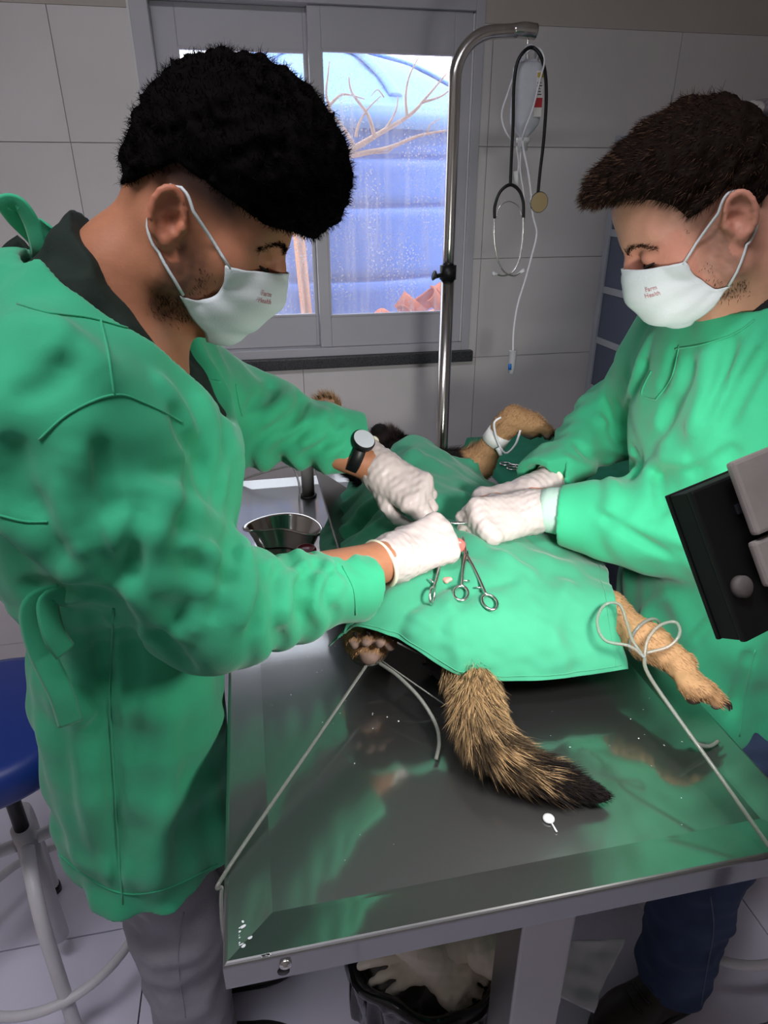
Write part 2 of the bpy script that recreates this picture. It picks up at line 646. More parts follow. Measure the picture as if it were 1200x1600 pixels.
# steel table top: brushed, mirror-like, finely scratched
def steel_top():
    m = bpy.data.materials.new('scratched_table_steel')
    m.use_nodes = True
    N, L = m.node_tree.nodes, m.node_tree.links
    b = N['Principled BSDF']
    b.inputs['Base Color'].default_value = (0.36, 0.365, 0.365, 1)
    b.inputs['Metallic'].default_value = 1
    tc = N.new('ShaderNodeTexCoord')
    hs = []
    for sc, rot in (((6, 240, 1), 0.5), ((180, 5, 1), -0.25), ((4, 420, 1), 1.15)):
        mp = N.new('ShaderNodeMapping')
        mp.inputs['Rotation'].default_value = (0, 0, rot)
        mp.inputs['Scale'].default_value = sc
        L.new(tc.outputs['Object'], mp.inputs['Vector'])
        nz = N.new('ShaderNodeTexNoise')
        nz.inputs['Scale'].default_value = 1
        nz.inputs['Detail'].default_value = 2
        L.new(mp.outputs['Vector'], nz.inputs['Vector'])
        hs.append(nz.outputs['Fac'])
    ad = N.new('ShaderNodeMath')
    L.new(hs[0], ad.inputs[0])
    L.new(hs[1], ad.inputs[1])
    ad2 = N.new('ShaderNodeMath')
    L.new(ad.outputs[0], ad2.inputs[0])
    L.new(hs[2], ad2.inputs[1])
    bp = N.new('ShaderNodeBump')
    bp.inputs['Strength'].default_value = 0.016
    bp.inputs['Distance'].default_value = 0.001
    L.new(ad2.outputs[0], bp.inputs['Height'])
    L.new(bp.outputs['Normal'], b.inputs['Normal'])
    big = N.new('ShaderNodeTexNoise')
    big.inputs['Scale'].default_value = 7
    big.inputs['Detail'].default_value = 5
    L.new(tc.outputs['Object'], big.inputs['Vector'])
    mr = N.new('ShaderNodeMapRange')
    mr.inputs['To Min'].default_value = 0.05
    mr.inputs['To Max'].default_value = 0.14
    L.new(big.outputs['Fac'], mr.inputs['Value'])
    L.new(mr.outputs['Result'], b.inputs['Roughness'])
    gl = N.new('ShaderNodeBsdfAnisotropic')
    gl.inputs['Color'].default_value = (0.42, 0.42, 0.42, 1)
    gl.inputs['Roughness'].default_value = 0.42
    L.new(bp.outputs['Normal'], gl.inputs['Normal'])
    ms = N.new('ShaderNodeMixShader')
    ms.inputs[0].default_value = 0.42
    L.new(b.outputs[0], ms.inputs[1])
    L.new(gl.outputs[0], ms.inputs[2])
    L.new(ms.outputs[0], N['Material Output'].inputs['Surface'])
    return m
STEELTOP = steel_top()

# ================================================================== the room
WY = 2.30                    # face of the window wall
X0, X1, Y0, ZC = -1.75, 2.05, -1.60, 2.75
WX0, WX1, WZ0, WZ1 = -0.25, 0.765, 1.105, 2.14      # window opening

def rects_minus(r, c):
    """rectangle r minus rectangle c, as rectangles (x0, x1, z0, z1)"""
    x0, x1, z0, z1 = r
    a0, a1, b0, b1 = max(x0, c[0]), min(x1, c[1]), max(z0, c[2]), min(z1, c[3])
    if a0 >= a1 or b0 >= b1:
        return [r]
    out = []
    if x0 < a0: out.append((x0, a0, z0, z1))
    if a1 < x1: out.append((a1, x1, z0, z1))
    if z0 < b0: out.append((a0, a1, z0, b0))
    if b1 < z1: out.append((a0, a1, b1, z1))
    return out
bm = bmesh.new()
for x0, x1, z0, z1 in rects_minus((X0, X1, 0, ZC), (WX0, WX1, WZ0, WZ1)):
    add_box(bm, (x0, WY, z0), (x1, WY + 0.16, z1))
wall_back = struct(bm_obj('wall_back', bm, GROUT))
TP, TW, TZ = 0.335, 0.625, 0.070
zs = [TZ + i * TP for i in range(-1, 7)]
TILE_TOP = 2.067
plain = {}
for i, z in enumerate(zs[:-1]):
    for j in range(-3, 5):
        x = -0.455 + j * TW
        r = (max(x, X0) + 0.001, min(x + TW, X1) - 0.001, max(z, 0) + 0.001, min(z + TP, TILE_TOP) - 0.001)
        if r[0] >= r[1] or r[2] >= r[3]:
            continue
        bm = bmesh.new()
        pieces = rects_minus(r, (WX0, WX1, WZ0 - 0.02, WZ1))
        whole = len(pieces) == 1 and pieces[0] == r
        key = (round(r[1] - r[0], 3), round(r[3] - r[2], 3))
        if whole and key in plain:
            o = bpy.data.objects.new('tile', plain[key])
            COL.objects.link(o)
        elif pieces:
            for p in pieces:
                ox, oz = (r[0], r[2]) if whole else (0, 0)
                add_box(bm, (p[0] - ox, -0.005, p[2] - oz), (p[1] - ox, -0.0005, p[3] - oz), 0.0008)
            o = bm_obj('tile', bm, TILE)
            if whole:
                plain[key] = o.data
        else:
            continue
        o.parent = wall_back
        o.location = (r[0], WY, r[2]) if whole else (0, WY, 0)
bm = bmesh.new()
for p in rects_minus((X0, X1, TILE_TOP, ZC), (WX0, WX1, WZ0, WZ1)):
    add_box(bm, (p[0], WY - 0.004, p[2]), (p[1], WY, p[3]))
bm_obj('painted_band', bm, PAINT, wall_back)
struct(box('wall_left', (X0 - 0.1, Y0, 0), (X0, WY, ZC), PAINT))
struct(box('wall_right', (X1, Y0, 0), (X1 + 0.1, WY, ZC), PAINT))
struct(box('wall_front', (X0 - 0.1, Y0 - 0.1, 0), (X1 + 0.1, Y0, ZC), PAINT))
struct(box('ceiling', (X0 - 0.1, Y0 - 0.1, ZC), (X1 + 0.1, WY + 0.16, ZC + 0.1), CEIL))
floor = struct(box('floor', (X0, Y0, -0.06), (X1, WY, -0.006), FGROUT))
FT = 0.486
bm = bmesh.new()
add_box(bm, (0.0015, 0.0015, -0.006), (FT - 0.0015, FT - 0.0015, 0.0), 0.001)
ft = bm_obj('tile', bm, FLOORT)
first = True
for i in range(-3, 4):
    for j in range(-6, 3):
        x, y = -0.365 + i * FT, 1.12 + j * FT
        if x + FT < X0 or x > X1 - 0.02 or y < Y0 - FT or y > WY - 0.02:
            continue
        w_, d_ = min(FT, X1 - x), min(FT, WY - y)
        o = ft if first else ft.copy()
        if not first:
            COL.objects.link(o)
        first = False
        o.parent = floor
        xx, yy = max(x, X0), max(y, Y0)
        o.location = (xx, yy, 0)
        o.scale = ((x + w_ - xx) / FT, (y + d_ - yy) / FT, 1)

# added, unseen ceiling lamp body and glowing tubes for the room fill
t = thing('added_ceiling_lamp', 'added unseen white ceiling batten with two tubes for room fill', 'lamp', (-0.35, 0.2, ZC))
box('housing', (-0.97, 0.04, 2.70), (0.27, 0.36, ZC - 0.001), WHITEP, t, 0.01)
for yy in (0.12, 0.28):
    tube('added_lamp_tube', [(-0.93, yy, 2.685), (0.23, yy, 2.685)], 0.013, mat('added_tube_glow', srgb(240, 242, 255), 0.4, emit=(0.9, 0.93, 1, 1), estr=1.5), t, seg=10)

# ================================================================== window
GY = WY + 0.03
win = bpy.data.objects.new('window_1', None)
COL.objects.link(win)
struct(win)
win['label'] = 'sliding two-pane window in a grey white aluminium frame above the granite sill'
def wbar(name, x0, x1, z0, z1, y0=WY - 0.012, y1=WY + 0.09, bev=0.002):
    return box(name, (x0, y0, z0), (x1, y1, z1), ALU, win, bev)
part_label(box('sunlit_edge_strip', (WX0, WY - 0.010, WZ0), (WX0 + 0.006, WY + 0.02, WZ1), WHITEP, win), 'white strip painted as a sunlit window edge')  # white colour stands in for sunlight on the window edge
part_label(box('daylight_gap_strip', (WX1 - 0.033, WY - 0.002, WZ0 + 0.03), (WX1 - 0.0285, WY + 0.03, WZ1 - 0.05), WHITEP, win), 'white strip painted as daylight in the sash gap')  # added white strip imitates daylight leaking past the sash
wbar('frame_jamb', WX0 + 0.006, WX0 + 0.055, WZ0, WZ1)
wbar('frame_jamb', WX1 - 0.028, WX1, WZ0, WZ1)
wbar('frame_head', WX0 + 0.055, WX1 - 0.028, WZ1 - 0.045, WZ1)
wbar('frame_bottom', WX0 + 0.055, WX1 - 0.028, WZ0, WZ0 + 0.028)
GZ0, GZ1 = 1.238, 1.987
# near sash (right), far sash (left)
def sash(x0, x1, g0, g1, y0, y1):
    wbar('sash_stile', x0, g0, WZ0 + 0.0285, WZ1 - 0.0455, y0, y1)
    wbar('sash_stile', g1, x1, WZ0 + 0.0285, WZ1 - 0.0455, y0, y1)
    wbar('sash_rail', g0, g1, WZ0 + 0.0285, GZ0, y0, y1)
    wbar('sash_rail', g0, g1, GZ1, WZ1 - 0.0455, y0, y1)
    for a, b, c, d in ((g0 - 0.004, g0 + 0.003, GZ0 - 0.004, GZ1 + 0.004), (g1 - 0.003, g1 + 0.004, GZ0 - 0.004, GZ1 + 0.004)):
        wbar('glazing_bead', a, b, c, d, y0 - 0.004, y0 + 0.004, 0.001)
    wbar('glazing_bead', g0, g1, GZ0 - 0.004, GZ0 + 0.003, y0 - 0.004, y0 + 0.004, 0.001)
    wbar('glazing_bead', g0, g1, GZ1 - 0.003, GZ1 + 0.004, y0 - 0.004, y0 + 0.004, 0.001)
sash(0.238, WX1 - 0.033, 0.276, 0.678, WY + 0.004, WY + 0.036)
sash(WX0 + 0.056, 0.262, -0.130, 0.228, WY + 0.040, WY + 0.072)
def dirty_glass():
    m = bpy.data.materials.new('dusty_window_glass')
    m.use_nodes = True
    N, L = m.node_tree.nodes, m.node_tree.links
    out = N['Material Output']
    N.remove(N['Principled BSDF'])
    tr = N.new('ShaderNodeBsdfTransparent')
    df = N.new('ShaderNodeBsdfDiffuse')
    df.inputs['Color'].default_value = (0.9, 0.9, 0.95, 1)
    tl = N.new('ShaderNodeBsdfTranslucent')
    tl.inputs['Color'].default_value = (0.85, 0.84, 0.95, 1)
    dust = N.new('ShaderNodeMixShader')
    dust.inputs[0].default_value = 0.5
    L.new(df.outputs[0], dust.inputs[1])
    L.new(tl.outputs[0], dust.inputs[2])
    gl = N.new('ShaderNodeBsdfGlossy')
    gl.inputs['Roughness'].default_value = 0.35
    tc = N.new('ShaderNodeTexCoord')
    v = N.new('ShaderNodeTexVoronoi')
    v.inputs['Scale'].default_value = 90
    L.new(tc.outputs['Object'], v.inputs['Vector'])
    sp = N.new('ShaderNodeMapRange')
    sp.inputs['From Min'].default_value = 0.10
    sp.inputs['From Max'].default_value = 0.34
    sp.inputs['To Min'].default_value = 0.6
    sp.inputs['To Max'].default_value = 0.0
    L.new(v.outputs['Distance'], sp.inputs['Value'])
    nz = N.new('ShaderNodeTexNoise')
    nz.inputs['Scale'].default_value = 9
    nz.inputs['Detail'].default_value = 8
    L.new(tc.outputs['Object'], nz.inputs['Vector'])
    nr = N.new('ShaderNodeMapRange')
    nr.inputs['From Min'].default_value = 0.36
    nr.inputs['From Max'].default_value = 0.72
    nr.inputs['To Max'].default_value = 1.0
    L.new(nz.outputs['Fac'], nr.inputs['Value'])
    mm = N.new('ShaderNodeMath')
    mm.operation = 'MULTIPLY'
    L.new(sp.outputs[0], mm.inputs[0])
    L.new(nr.outputs[0], mm.inputs[1])
    mp = N.new('ShaderNodeMapping')
    mp.inputs['Scale'].default_value = (60, 60, 3)
    L.new(tc.outputs['Object'], mp.inputs['Vector'])
    st = N.new('ShaderNodeTexNoise')
    st.inputs['Scale'].default_value = 1
    st.inputs['Detail'].default_value = 4
    L.new(mp.outputs['Vector'], st.inputs['Vector'])
    sr = N.new('ShaderNodeMapRange')
    sr.inputs['From Min'].default_value = 0.45
    sr.inputs['From Max'].default_value = 0.8
    sr.inputs['To Min'].default_value = 0.13
    sr.inputs['To Max'].default_value = 0.34
    L.new(st.outputs['Fac'], sr.inputs['Value'])
    ad = N.new('ShaderNodeMath')
    ad.use_clamp = True
    L.new(mm.outputs[0], ad.inputs[0])
    L.new(sr.outputs[0], ad.inputs[1])
    m1 = N.new('ShaderNodeMixShader')
    L.new(ad.outputs[0], m1.inputs[0])
    L.new(tr.outputs[0], m1.inputs[1])
    L.new(dust.outputs[0], m1.inputs[2])
    m2 = N.new('ShaderNodeMixShader')
    m2.inputs[0].default_value = 0.02
    L.new(m1.outputs[0], m2.inputs[1])
    L.new(gl.outputs[0], m2.inputs[2])
    L.new(m2.outputs[0], out.inputs['Surface'])
    return m
DUSTY = dirty_glass()
box('pane', (0.276, WY + 0.016, GZ0), (0.678, WY + 0.020, GZ1), DUSTY, win)
box('pane', (-0.130, WY + 0.052, GZ0), (0.228, WY + 0.056, GZ1), DUSTY, win)
sill = struct(box('trim_1', (WX0 - 0.03, WY - 0.030, 1.066), (WX1 + 0.012, WY + 0.10, 1.1045), GRANITE, None, 0.004))
sill['label'] = 'dark speckled granite window sill'

# ================================================================== outside the window
TANK = mat('blue_tank_plastic', srgb(62, 104, 190), 0.5, var=0.10, vscale=2)
LID = mat('faded_blue_tank_lid', srgb(96, 142, 205), 0.5, var=0.10, vscale=3)
tc_ = Vector((0.50, 4.35, 0.0))
t = thing('water_tank', 'big ribbed blue water tank with a domed lid outside the window', 'tank', tc_)
prof = [(0.96, 0.02)]
for z in (0.30, 0.60, 0.90, 1.235, 1.56, 1.765):
    r = 1.0 + 0.02 * (z / 1.9)
    prof += [(r, z - 0.06), (r, z - 0.016), (r - 0.003, z - 0.013), (r - 0.016, z - 0.005), (r - 0.016, z + 0.005), (r - 0.003, z + 0.013), (r, z + 0.016), (r, z + 0.06)]
prof += [(1.02, 1.90)]
lathe('barrel', prof, TANK, t, 64, tm(*tc_))
bm_l = lathe('lid', [(1.06, 1.875), (1.075, 1.90), (1.07, 1.955), (1.03, 1.975), (0.97, 1.98), (0.80, 2.10), (0.55, 2.22), (0.30, 2.29), (0.16, 2.31), (0.0, 2.312)], LID, t, 64, tm(*tc_))
for k in range(8):
    a = 2 * math.pi * (k + 0.35) / 8
    pts = [Vector((r * math.cos(a), r * math.sin(a), z)) + tc_ for r, z in ((0.92, 2.02), (0.80, 2.108), (0.55, 2.23), (0.30, 2.30))]
    tube('lid_rib', pts, 0.035, LID, t, seg=8, flat=0.35)
GROUND = mat('dry_soil', srgb(176, 140, 108), 0.95, var=0.2, vscale=3)
g = struct(box('ground', (-6, WY + 0.17, -0.2), (7, 12, 0.0), GROUND))
BARK = mat('pale_bare_bark', srgb(206, 172, 148), 0.85, var=0.15, vscale=40)
t = thing('bare_tree', 'leafless pale branching tree in front of the blue tank', 'tree', (0.12, 2.75, 0))
def br(pts, r0, r1, y=2.75):
    P = [at(a, b, y=y + (c[0] if c else 0)) for a, b, *c in pts]
    tube('branch', P, np.linspace(r0, r1, 5), BARK, t, seg=6, n=5)
tube('trunk', [(0.04, 2.86, 0.0), (0.06, 2.84, 0.8), (0.14, 2.80, 1.45), tuple(at(528, 245, y=2.75))], [0.035, 0.03, 0.022, 0.014], BARK, t, seg=8)
br([(522, 248), (560, 228), (590, 210), (640, 180), (668, 150), (698, 115)], 0.013, 0.002)
br([(530, 246), (575, 238), (610, 230), (655, 212), (698, 204)], 0.011, 0.003)
br([(585, 213), (575, 180), (550, 145), (545, 120)], 0.008, 0.002)
br([(553, 228), (540, 205), (520, 180), (508, 170)], 0.008, 0.002)
br([(556, 214), (560, 195), (575, 170), (595, 150)], 0.006, 0.0015)
br([(636, 182), (634, 150), (640, 118), (655, 88)], 0.006, 0.0015)
br([(600, 205), (618, 175), (622, 150)], 0.005, 0.0015)
br([(660, 160), (690, 150), (712, 132)], 0.005, 0.0015)
br([(520, 182), (510, 150), (512, 120), (515, 95)], 0.006, 0.0015)
br([(508, 172), (530, 150), (545, 148), (570, 155)], 0.006, 0.0015)
br([(615, 228), (605, 238), (580, 240)], 0.004, 0.001)
br([(668, 211), (672, 195), (690, 185)], 0.004, 0.001)
br([(600, 152), (590, 140), (580, 150)], 0.003, 0.001)
WOOD = mat('orange_wood', srgb(214, 150, 104), 0.8, var=0.15, vscale=20, stretch=(1, 1, 0.1))  # orange wood tone, streaked along the post
b0, b1 = at(450, 200, y=2.72), at(482, 520, y=2.72)
dd = (b1 - b0).normalized()
b1 = b0 + dd * (b0.z / -dd.z)
tag(tube('wooden_post', [b0, b1], 0.022, WOOD, None, seg=4, n=2), 'thin leaning orange wooden post outside the left pane', 'post')
CLAY = mat('orange_clay', srgb(214, 116, 72), 0.85, var=0.2, vscale=12)
def clay_tile():
    V, Q = [], []
    for i in range(5):
        for k in range(7):
            a = math.pi * k / 6
            V.append((0.19 * (i / 4 - 0.5) * 2, 0.075 * math.cos(a) * (1 - 0.04 * i), 0.06 * math.sin(a)))
    for i in range(4):
        for k in range(6):
            Q.append((i * 7 + k, i * 7 + k + 1, (i + 1) * 7 + k + 1, (i + 1) * 7 + k))
    o = mesh_vq('clay_pantile', V, Q, CLAY)
    md = o.modifiers.new('thickness', 'SOLIDIFY')
    md.thickness = 0.012
    return o
proto = clay_tile()
spots = [(0.59, 2.82, 1.120, -60, 25), (0.645, 2.80, 1.140, 75, 40), (0.695, 2.83, 1.165, -15, 60), (0.745, 2.86, 1.190, 130, 50), (0.795, 2.82, 1.185, 35, 70), (0.845, 2.86, 1.205, -80, 40)]
for i, (x, y, z, a, b) in enumerate(spots):
    o = proto if i == 0 else proto.copy()
    if i:
        COL.objects.link(o)
    o.location = (x, y, z)
    o.scale = (0.42, 0.55, 0.5)
    o.rotation_euler = (R_(b), R_(b * 0.6), R_(a))
    lab = ('leftmost', 'second from the left', 'third from the left', 'fourth from the left', 'fifth from the left', 'rightmost')[i]
    tag(o, 'broken orange clay roof tile outside the window, %s in the heap' % lab, 'roof tile', 'clay roof tiles in the outside heap')
F_ = Field((0.2, 2.55, 0), (1.5, 3.5, 1.35), 0.025)
F_.ell((0.88, 3.0, 0.0), (0.56, 0.36, 1.13))
F_.disp(lambda x, y, z, f=waves(3, 10, 0.08, 0.3): 0.012 * f(x, y, z))
tag(F_.obj('rubble_heap', CLAY), 'heap of orange clay rubble under the broken roof tiles', 'rubble')

# ================================================================== steel operating table
TX0, TX1, TY0, TY1, TZ0 = -0.083, 0.628, 0.429, 1.719, 0.90
t = thing('operating_table', 'stainless steel operating table the dog lies on', 'table', ((TX0 + TX1) / 2, (TY0 + TY1) / 2, 0))
bm = bmesh.new()
rings = []
def ring(ins, z):
    return [bm.verts.new(v) for v in ((TX0 + ins, TY0 + ins, z), (TX1 - ins, TY0 + ins, z), (TX1 - ins, TY1 - ins, z), (TX0 + ins, TY1 - ins, z))]
prof = [(0.012, TZ0 - 0.038), (0.0, TZ0 - 0.038), (0.0, TZ0 - 0.005), (0.0004, TZ0 - 0.0030), (0.0014, TZ0 - 0.0014), (0.0030, TZ0 - 0.0004), (0.005, TZ0), (0.047, TZ0 - 0.0060), (0.052, TZ0 - 0.0066)]
rs = [ring(a, b) for a, b in prof]
for a, b in zip(rs, rs[1:]):
    for k in range(4):
        bm.faces.new((a[k], a[(k + 1) % 4], b[(k + 1) % 4], b[k]))
bm.faces.new(rs[-1])
lo = ring(0.012, TZ0 - 0.010)
for k in range(4):
    bm.faces.new((rs[0][k], lo[k], lo[(k + 1) % 4], rs[0][(k + 1) % 4]))
bm.faces.new(lo[::-1])
top = bm_obj('table_top', bm, STEELTOP, t)
for yy in (0.465, 1.62):
    box('leg', (0.262, yy, 0.012), (0.332, yy + 0.07, TZ0 - 0.012), STEEL, t, 0.003)
    box('foot_bar', (0.02, yy + 0.005, 0.0), (0.56, yy + 0.065, 0.030), STEEL, t, 0.003)
box('stretcher', (0.277, 0.535, 0.10), (0.317, 1.62, 0.14), STEEL, t, 0.003)
bolt = lathe('bolt', [(0.0, 0.004), (0.0025, 0.004), (0.003, 0.002), (0.006, 0.002), (0.0065, 0.0), (0.0065, -0.003)], INSTR, t, 16, frame(at(446, 1505, y=TY0) + Vector((0, -0.001, 0)), (0, -1, 0)))
hole = lathe('bolt_hole', [(0.0, 0.0012), (0.0062, 0.0012), (0.0066, 0.0)], BLACKP, t, 16, frame(at(443, 1517, y=TY0), (0, -1, 0)))
bm = bmesh.new()
rg = random.Random(4)
def fleck(p, a, b, rot):
    p = (max(p[0], TX0 + a + 0.002), max(p[1], TY0 + a + 0.001), p[2])
    vs = []
    m = rg.randint(5, 7)
    for k in range(m):
        q = 2 * math.pi * k / m + rg.uniform(-0.3, 0.3)
        x, y = a * math.cos(q), b * math.sin(q)
        vs.append(bm.verts.new((p[0] + x * math.cos(rot) - y * math.sin(rot), p[1] + x * math.sin(rot) + y * math.cos(rot), p[2] + 0.0006)))
    bm.faces.new(vs)
for k in range(70):
    x, y = rg.uniform(TX0 + 0.06, TX1 - 0.06), rg.uniform(TY0 + 0.06, 0.95)
    s_ = rg.uniform(0.0004, 0.0014)
    fleck((x, y, TZ0 - 0.0066), s_, s_ * rg.uniform(0.3, 1), rg.uniform(0, 3))
for k in range(34):
    p = at(rg.gauss(368, 10), rg.gauss(1462, 10), z=TZ0 - 0.003)
    fleck((p.x, p.y, TZ0 - 0.0022), rg.uniform(0.001, 0.004), rg.uniform(0.0006, 0.0018), rg.uniform(0.2, 0.6))
for k in range(12):
    p = at(rg.gauss(416, 6), rg.gauss(1500, 2.5), z=TZ0 + 0.001)
    fleck((p.x, p.y, TZ0 + 0.0002), rg.uniform(0.001, 0.0025), rg.uniform(0.0006, 0.0014), 0.1)
fl = bm_obj('paint_flecks', bm, mat('white_flecks', srgb(235, 236, 240), 0.7), t)
fl['kind'] = 'stuff'
fl['label'] = 'white flecks and smears on the steel'

# ================================================================== drip stand with what hangs on it
PX, PY = 0.548, 1.85
t = thing('drip_stand', 'worn chrome drip stand with a curved top arm before the window', 'stand', (PX, PY, 0))
lowp = tube('lower_pole', [(PX, PY, 0.03), (PX, PY, 1.42)], 0.0185, CHROME, t, seg=20, n=2)
z1 = 1.86
arc = [(PX, PY, 1.40), (PX, PY, z1 - 0.06)] + [(PX + 0.10 - 0.10 * math.cos(a), PY, z1 + 0.10 * math.sin(a)) for a in np.linspace(0, math.pi / 2 - 0.06, 9)] + [(PX + 0.15, PY, z1 + 0.104)]
tube('upper_pole', arc, 0.0155, CHROME, t, seg=16, n=4)
V, Q = sweep(smooth_pts([(PX + 0.14, PY, z1 + 0.104), (PX + 0.17, PY, z1 + 0.106), (PX + 0.20, PY, z1 + 0.104)], 4), [0.0155, 0.020, 0.019], 12, False, 0.9)
mesh_vq('arm_end', V, Q, CHROME, t)
lathe('clamp_collar', [(0.0185, 1.395), (0.0225, 1.395), (0.0225, 1.432), (0.016, 1.432)], BLACKP, t, 20, tm(PX, PY, 0))
tube('clamp_knob', [(PX - 0.018, PY - 0.008, 1.408), (PX - 0.035, PY - 0.014, 1.406), (PX - 0.044, PY - 0.016, 1.408)], [0.006, 0.006, 0.014], BLACKP, t, seg=10)
for k in range(4):
    a = math.pi / 4 + k * math.pi / 2
    c, s_ = math.cos(a), math.sin(a)
    tube('leg', [(PX, PY, 0.06), (PX + 0.08 * c, PY + 0.08 * s_, 0.055), (PX + 0.22 * c, PY + 0.22 * s_, 0.012)], 0.011, CHROME, t, seg=8)
HX, HZ = 0.733, 1.938
tube('hook', [(HX, PY, HZ + 0.025), (HX - 0.003, PY, HZ), (HX + 0.001, PY - 0.012, HZ - 0.042), (HX + 0.012, PY - 0.03, HZ - 0.045), (HX + 0.017, PY - 0.035, HZ - 0.018)], 0.0022, INSTR, t, seg=6)

def pz(X, Y):            # a point read off the enlarged view of the stand
    return 650 + X / 2.58, Y / 2.58
def hang(pts, y):
    return [at(*pz(p[0], p[1]), y=y + (p[2] if len(p) > 2 else 0)) for p in pts]
BAGM = mat('milky_drip_bottle', srgb(228, 232, 240), 0.25, trans=0.3, ior=1.2, var=0.05, vscale=40)
t = thing('drip_bottle', 'milky plastic drip bottle hanging from the chrome hook', 'drip bottle', at(*pz(440, 590), y=1.81))
ctr = at(*pz(445, 400), y=1.81)
bx_ = CAM_R.copy(); bx_.z = 0; bx_.normalize()
BM4 = frame(ctr, (0, 0, 1), bx_)
V, Q = [], []
lev = [(-0.084, 0.008), (-0.078, 0.014), (-0.070, 0.022), (-0.055, 0.034), (-0.045, 0.037), (0.062, 0.037), (0.070, 0.035), (0.076, 0.026)]
for z, r in lev:
    for k in range(28):
        a = 2 * math.pi * k / 28
        q = (abs(math.cos(a)) ** 3.2 + abs(math.sin(a)) ** 3.2) ** (-1 / 3.2)
        V.append(BM4 @ Vector((r * q * math.cos(a), 0.62 * r * q * math.sin(a), z)))
for i in range(len(lev) - 1):
    for k in range(28):
        Q.append((i * 28 + k, i * 28 + (k + 1) % 28, (i + 1) * 28 + (k + 1) % 28, (i + 1) * 28 + k))
Q += [tuple(range(27, -1, -1)), tuple((len(lev) - 1) * 28 + k for k in range(28))]
mesh_vq('bottle_body', V, Q, BAGM, t)
tube('hanging_loop', [BM4 @ Vector((0.014 * math.cos(a), 0, 0.094 + 0.017 * math.sin(a))) for a in np.linspace(0, 2 * math.pi, 12, endpoint=False)], 0.0035, BAGM, t, closed=True, n=2)
bm = bmesh.new(); add_box(bm, (-0.02, -0.006, 0.070), (0.02, 0.006, 0.083), 0.003, BM4); bm_obj('loop_base', bm, BAGM, t)
lathe('cap', [(0.0, -0.112), (0.012, -0.112), (0.013, -0.095), (0.018, -0.093), (0.018, -0.083), (0.0, -0.083)], WHITEP, t, 20, BM4)
bm = bmesh.new(); add_box(bm, (0.016, -0.0247, -0.040), (0.0345, -0.0236, 0.056), 0, BM4); lab = bm_obj('paper_label', bm, mat('label_paper', srgb(222, 218, 215), 0.6), t)
bm = bmesh.new(); add_box(bm, (0.016, -0.0255, -0.020), (0.0345, -0.0248, 0.000), 0, BM4); part_label(bm_obj('red_panel', bm, mat('label_red', srgb(178, 40, 46), 0.6), lab), 'red panel')
bm = bmesh.new(); add_box(bm, (0.018, -0.0255, 0.042), (0.0345, -0.0248, 0.052), 0, BM4); part_label(bm_obj('yellow_panel', bm, mat('label_yellow', srgb(190, 165, 50), 0.6), lab), 'yellow panel')
INK = mat('dark_print', srgb(60, 55, 60), 0.7)
for k in range(5):
    bm = bmesh.new(); add_box(bm, (0.019, -0.0255, 0.006 + k * 0.006), (0.031 - 0.002 * (k % 3), -0.0248, 0.008 + k * 0.006), 0, BM4); bm_obj('print_line', bm, INK, lab)
LINE = mat('white_drip_tubing', srgb(226, 226, 230), 0.35)
t = thing('drip_line', 'white drip tubing looping down from the bottle to the dog', 'tubing', at(*pz(440, 590), y=1.81))
tube('tube', hang([(420, 600), (425, 580, -.02), (440, 520, -.05), (470, 440, -.05), (500, 320, -.05), (518, 245, -.04), (500, 200, -.03), (470, 195, -.01), (430, 230, 0.03), (405, 280, .04), (372, 370, .03), (346, 460, .02), (362, 530), (396, 575)], 1.81), 0.0024, LINE, t, seg=7, n=6)
tube('tube', hang([(430, 560, -.03), (433, 600, -.03), (452, 690, -.04), (465, 790, -.04), (472, 870, -.04), (487, 940, -.04), (470, 1020, -.05), (440, 1130, -.06), (410, 1230, -.08), (394, 1330, -.09), (391, 1420, -.10)], 1.81), 0.0026, LINE, t, seg=7, n=6)
tube('tube', hang([(405, 590), (414, 660), (408, 740), (430, 800)], 1.81), 0.0022, LINE, t, seg=6)
tube('tube', hang([(425, 595), (420, 680), (432, 760), (437, 810)], 1.81), 0.0022, LINE, t, seg=6)
tube('roller_clamp', hang([(402, 690), (408, 745)], 1.80), 0.006, WHITEP, t, seg=8, n=2)
tube('drip_chamber', hang([(391, 1412), (389, 1440), (384, 1490), (381, 1505)], 1.71), [0.0115, 0.010, 0.009, 0.006], mat('clear_chamber', srgb(225, 228, 232), 0.2, trans=0.4), t, seg=12)
tube('blue_insert', hang([(378, 1468), (378, 1490)], 1.70), 0.005, mat('blue_plastic', srgb(30, 110, 190), 0.4), t, seg=8, n=2)
# ---- stethoscope
t = thing('stethoscope', 'black stethoscope hung over the hook of the drip stand', 'stethoscope', at(*pz(380, 1110), y=1.77))
RUB = BLACKP
tube('tubing', hang([(380, 745), (384, 640), (391, 500), (394, 350), (408, 255), (438, 205), (470, 192, .01), (500, 222), (520, 290), (525, 400), (515, 560), (500, 690), (492, 775)], 1.775), 0.0042, RUB, t, seg=10)
tube('yoke', hang([(317, 880), (318, 830), (340, 772), (380, 745), (415, 768), (432, 815), (433, 880)], 1.775), 0.0042, RUB, t, seg=10)
e1 = tube('ear_tube', hang([(317, 876), (315, 960), (330, 1050), (358, 1098), (395, 1112), (420, 1098)], 1.775), 0.0022, INSTR, t, seg=8)
e2 = tube('ear_tube', hang([(433, 876), (430, 960), (416, 1050), (388, 1098), (350, 1112), (325, 1105)], 1.768), 0.0022, INSTR, t, seg=8)
tube('ear_tip', hang([(418, 1100), (436, 1090)], 1.775), [0.003, 0.006], WHITEP, t, seg=10, n=3)
tube('ear_tip', hang([(328, 1106), (310, 1104)], 1.768), [0.003, 0.006], WHITEP, t, seg=10, n=3)
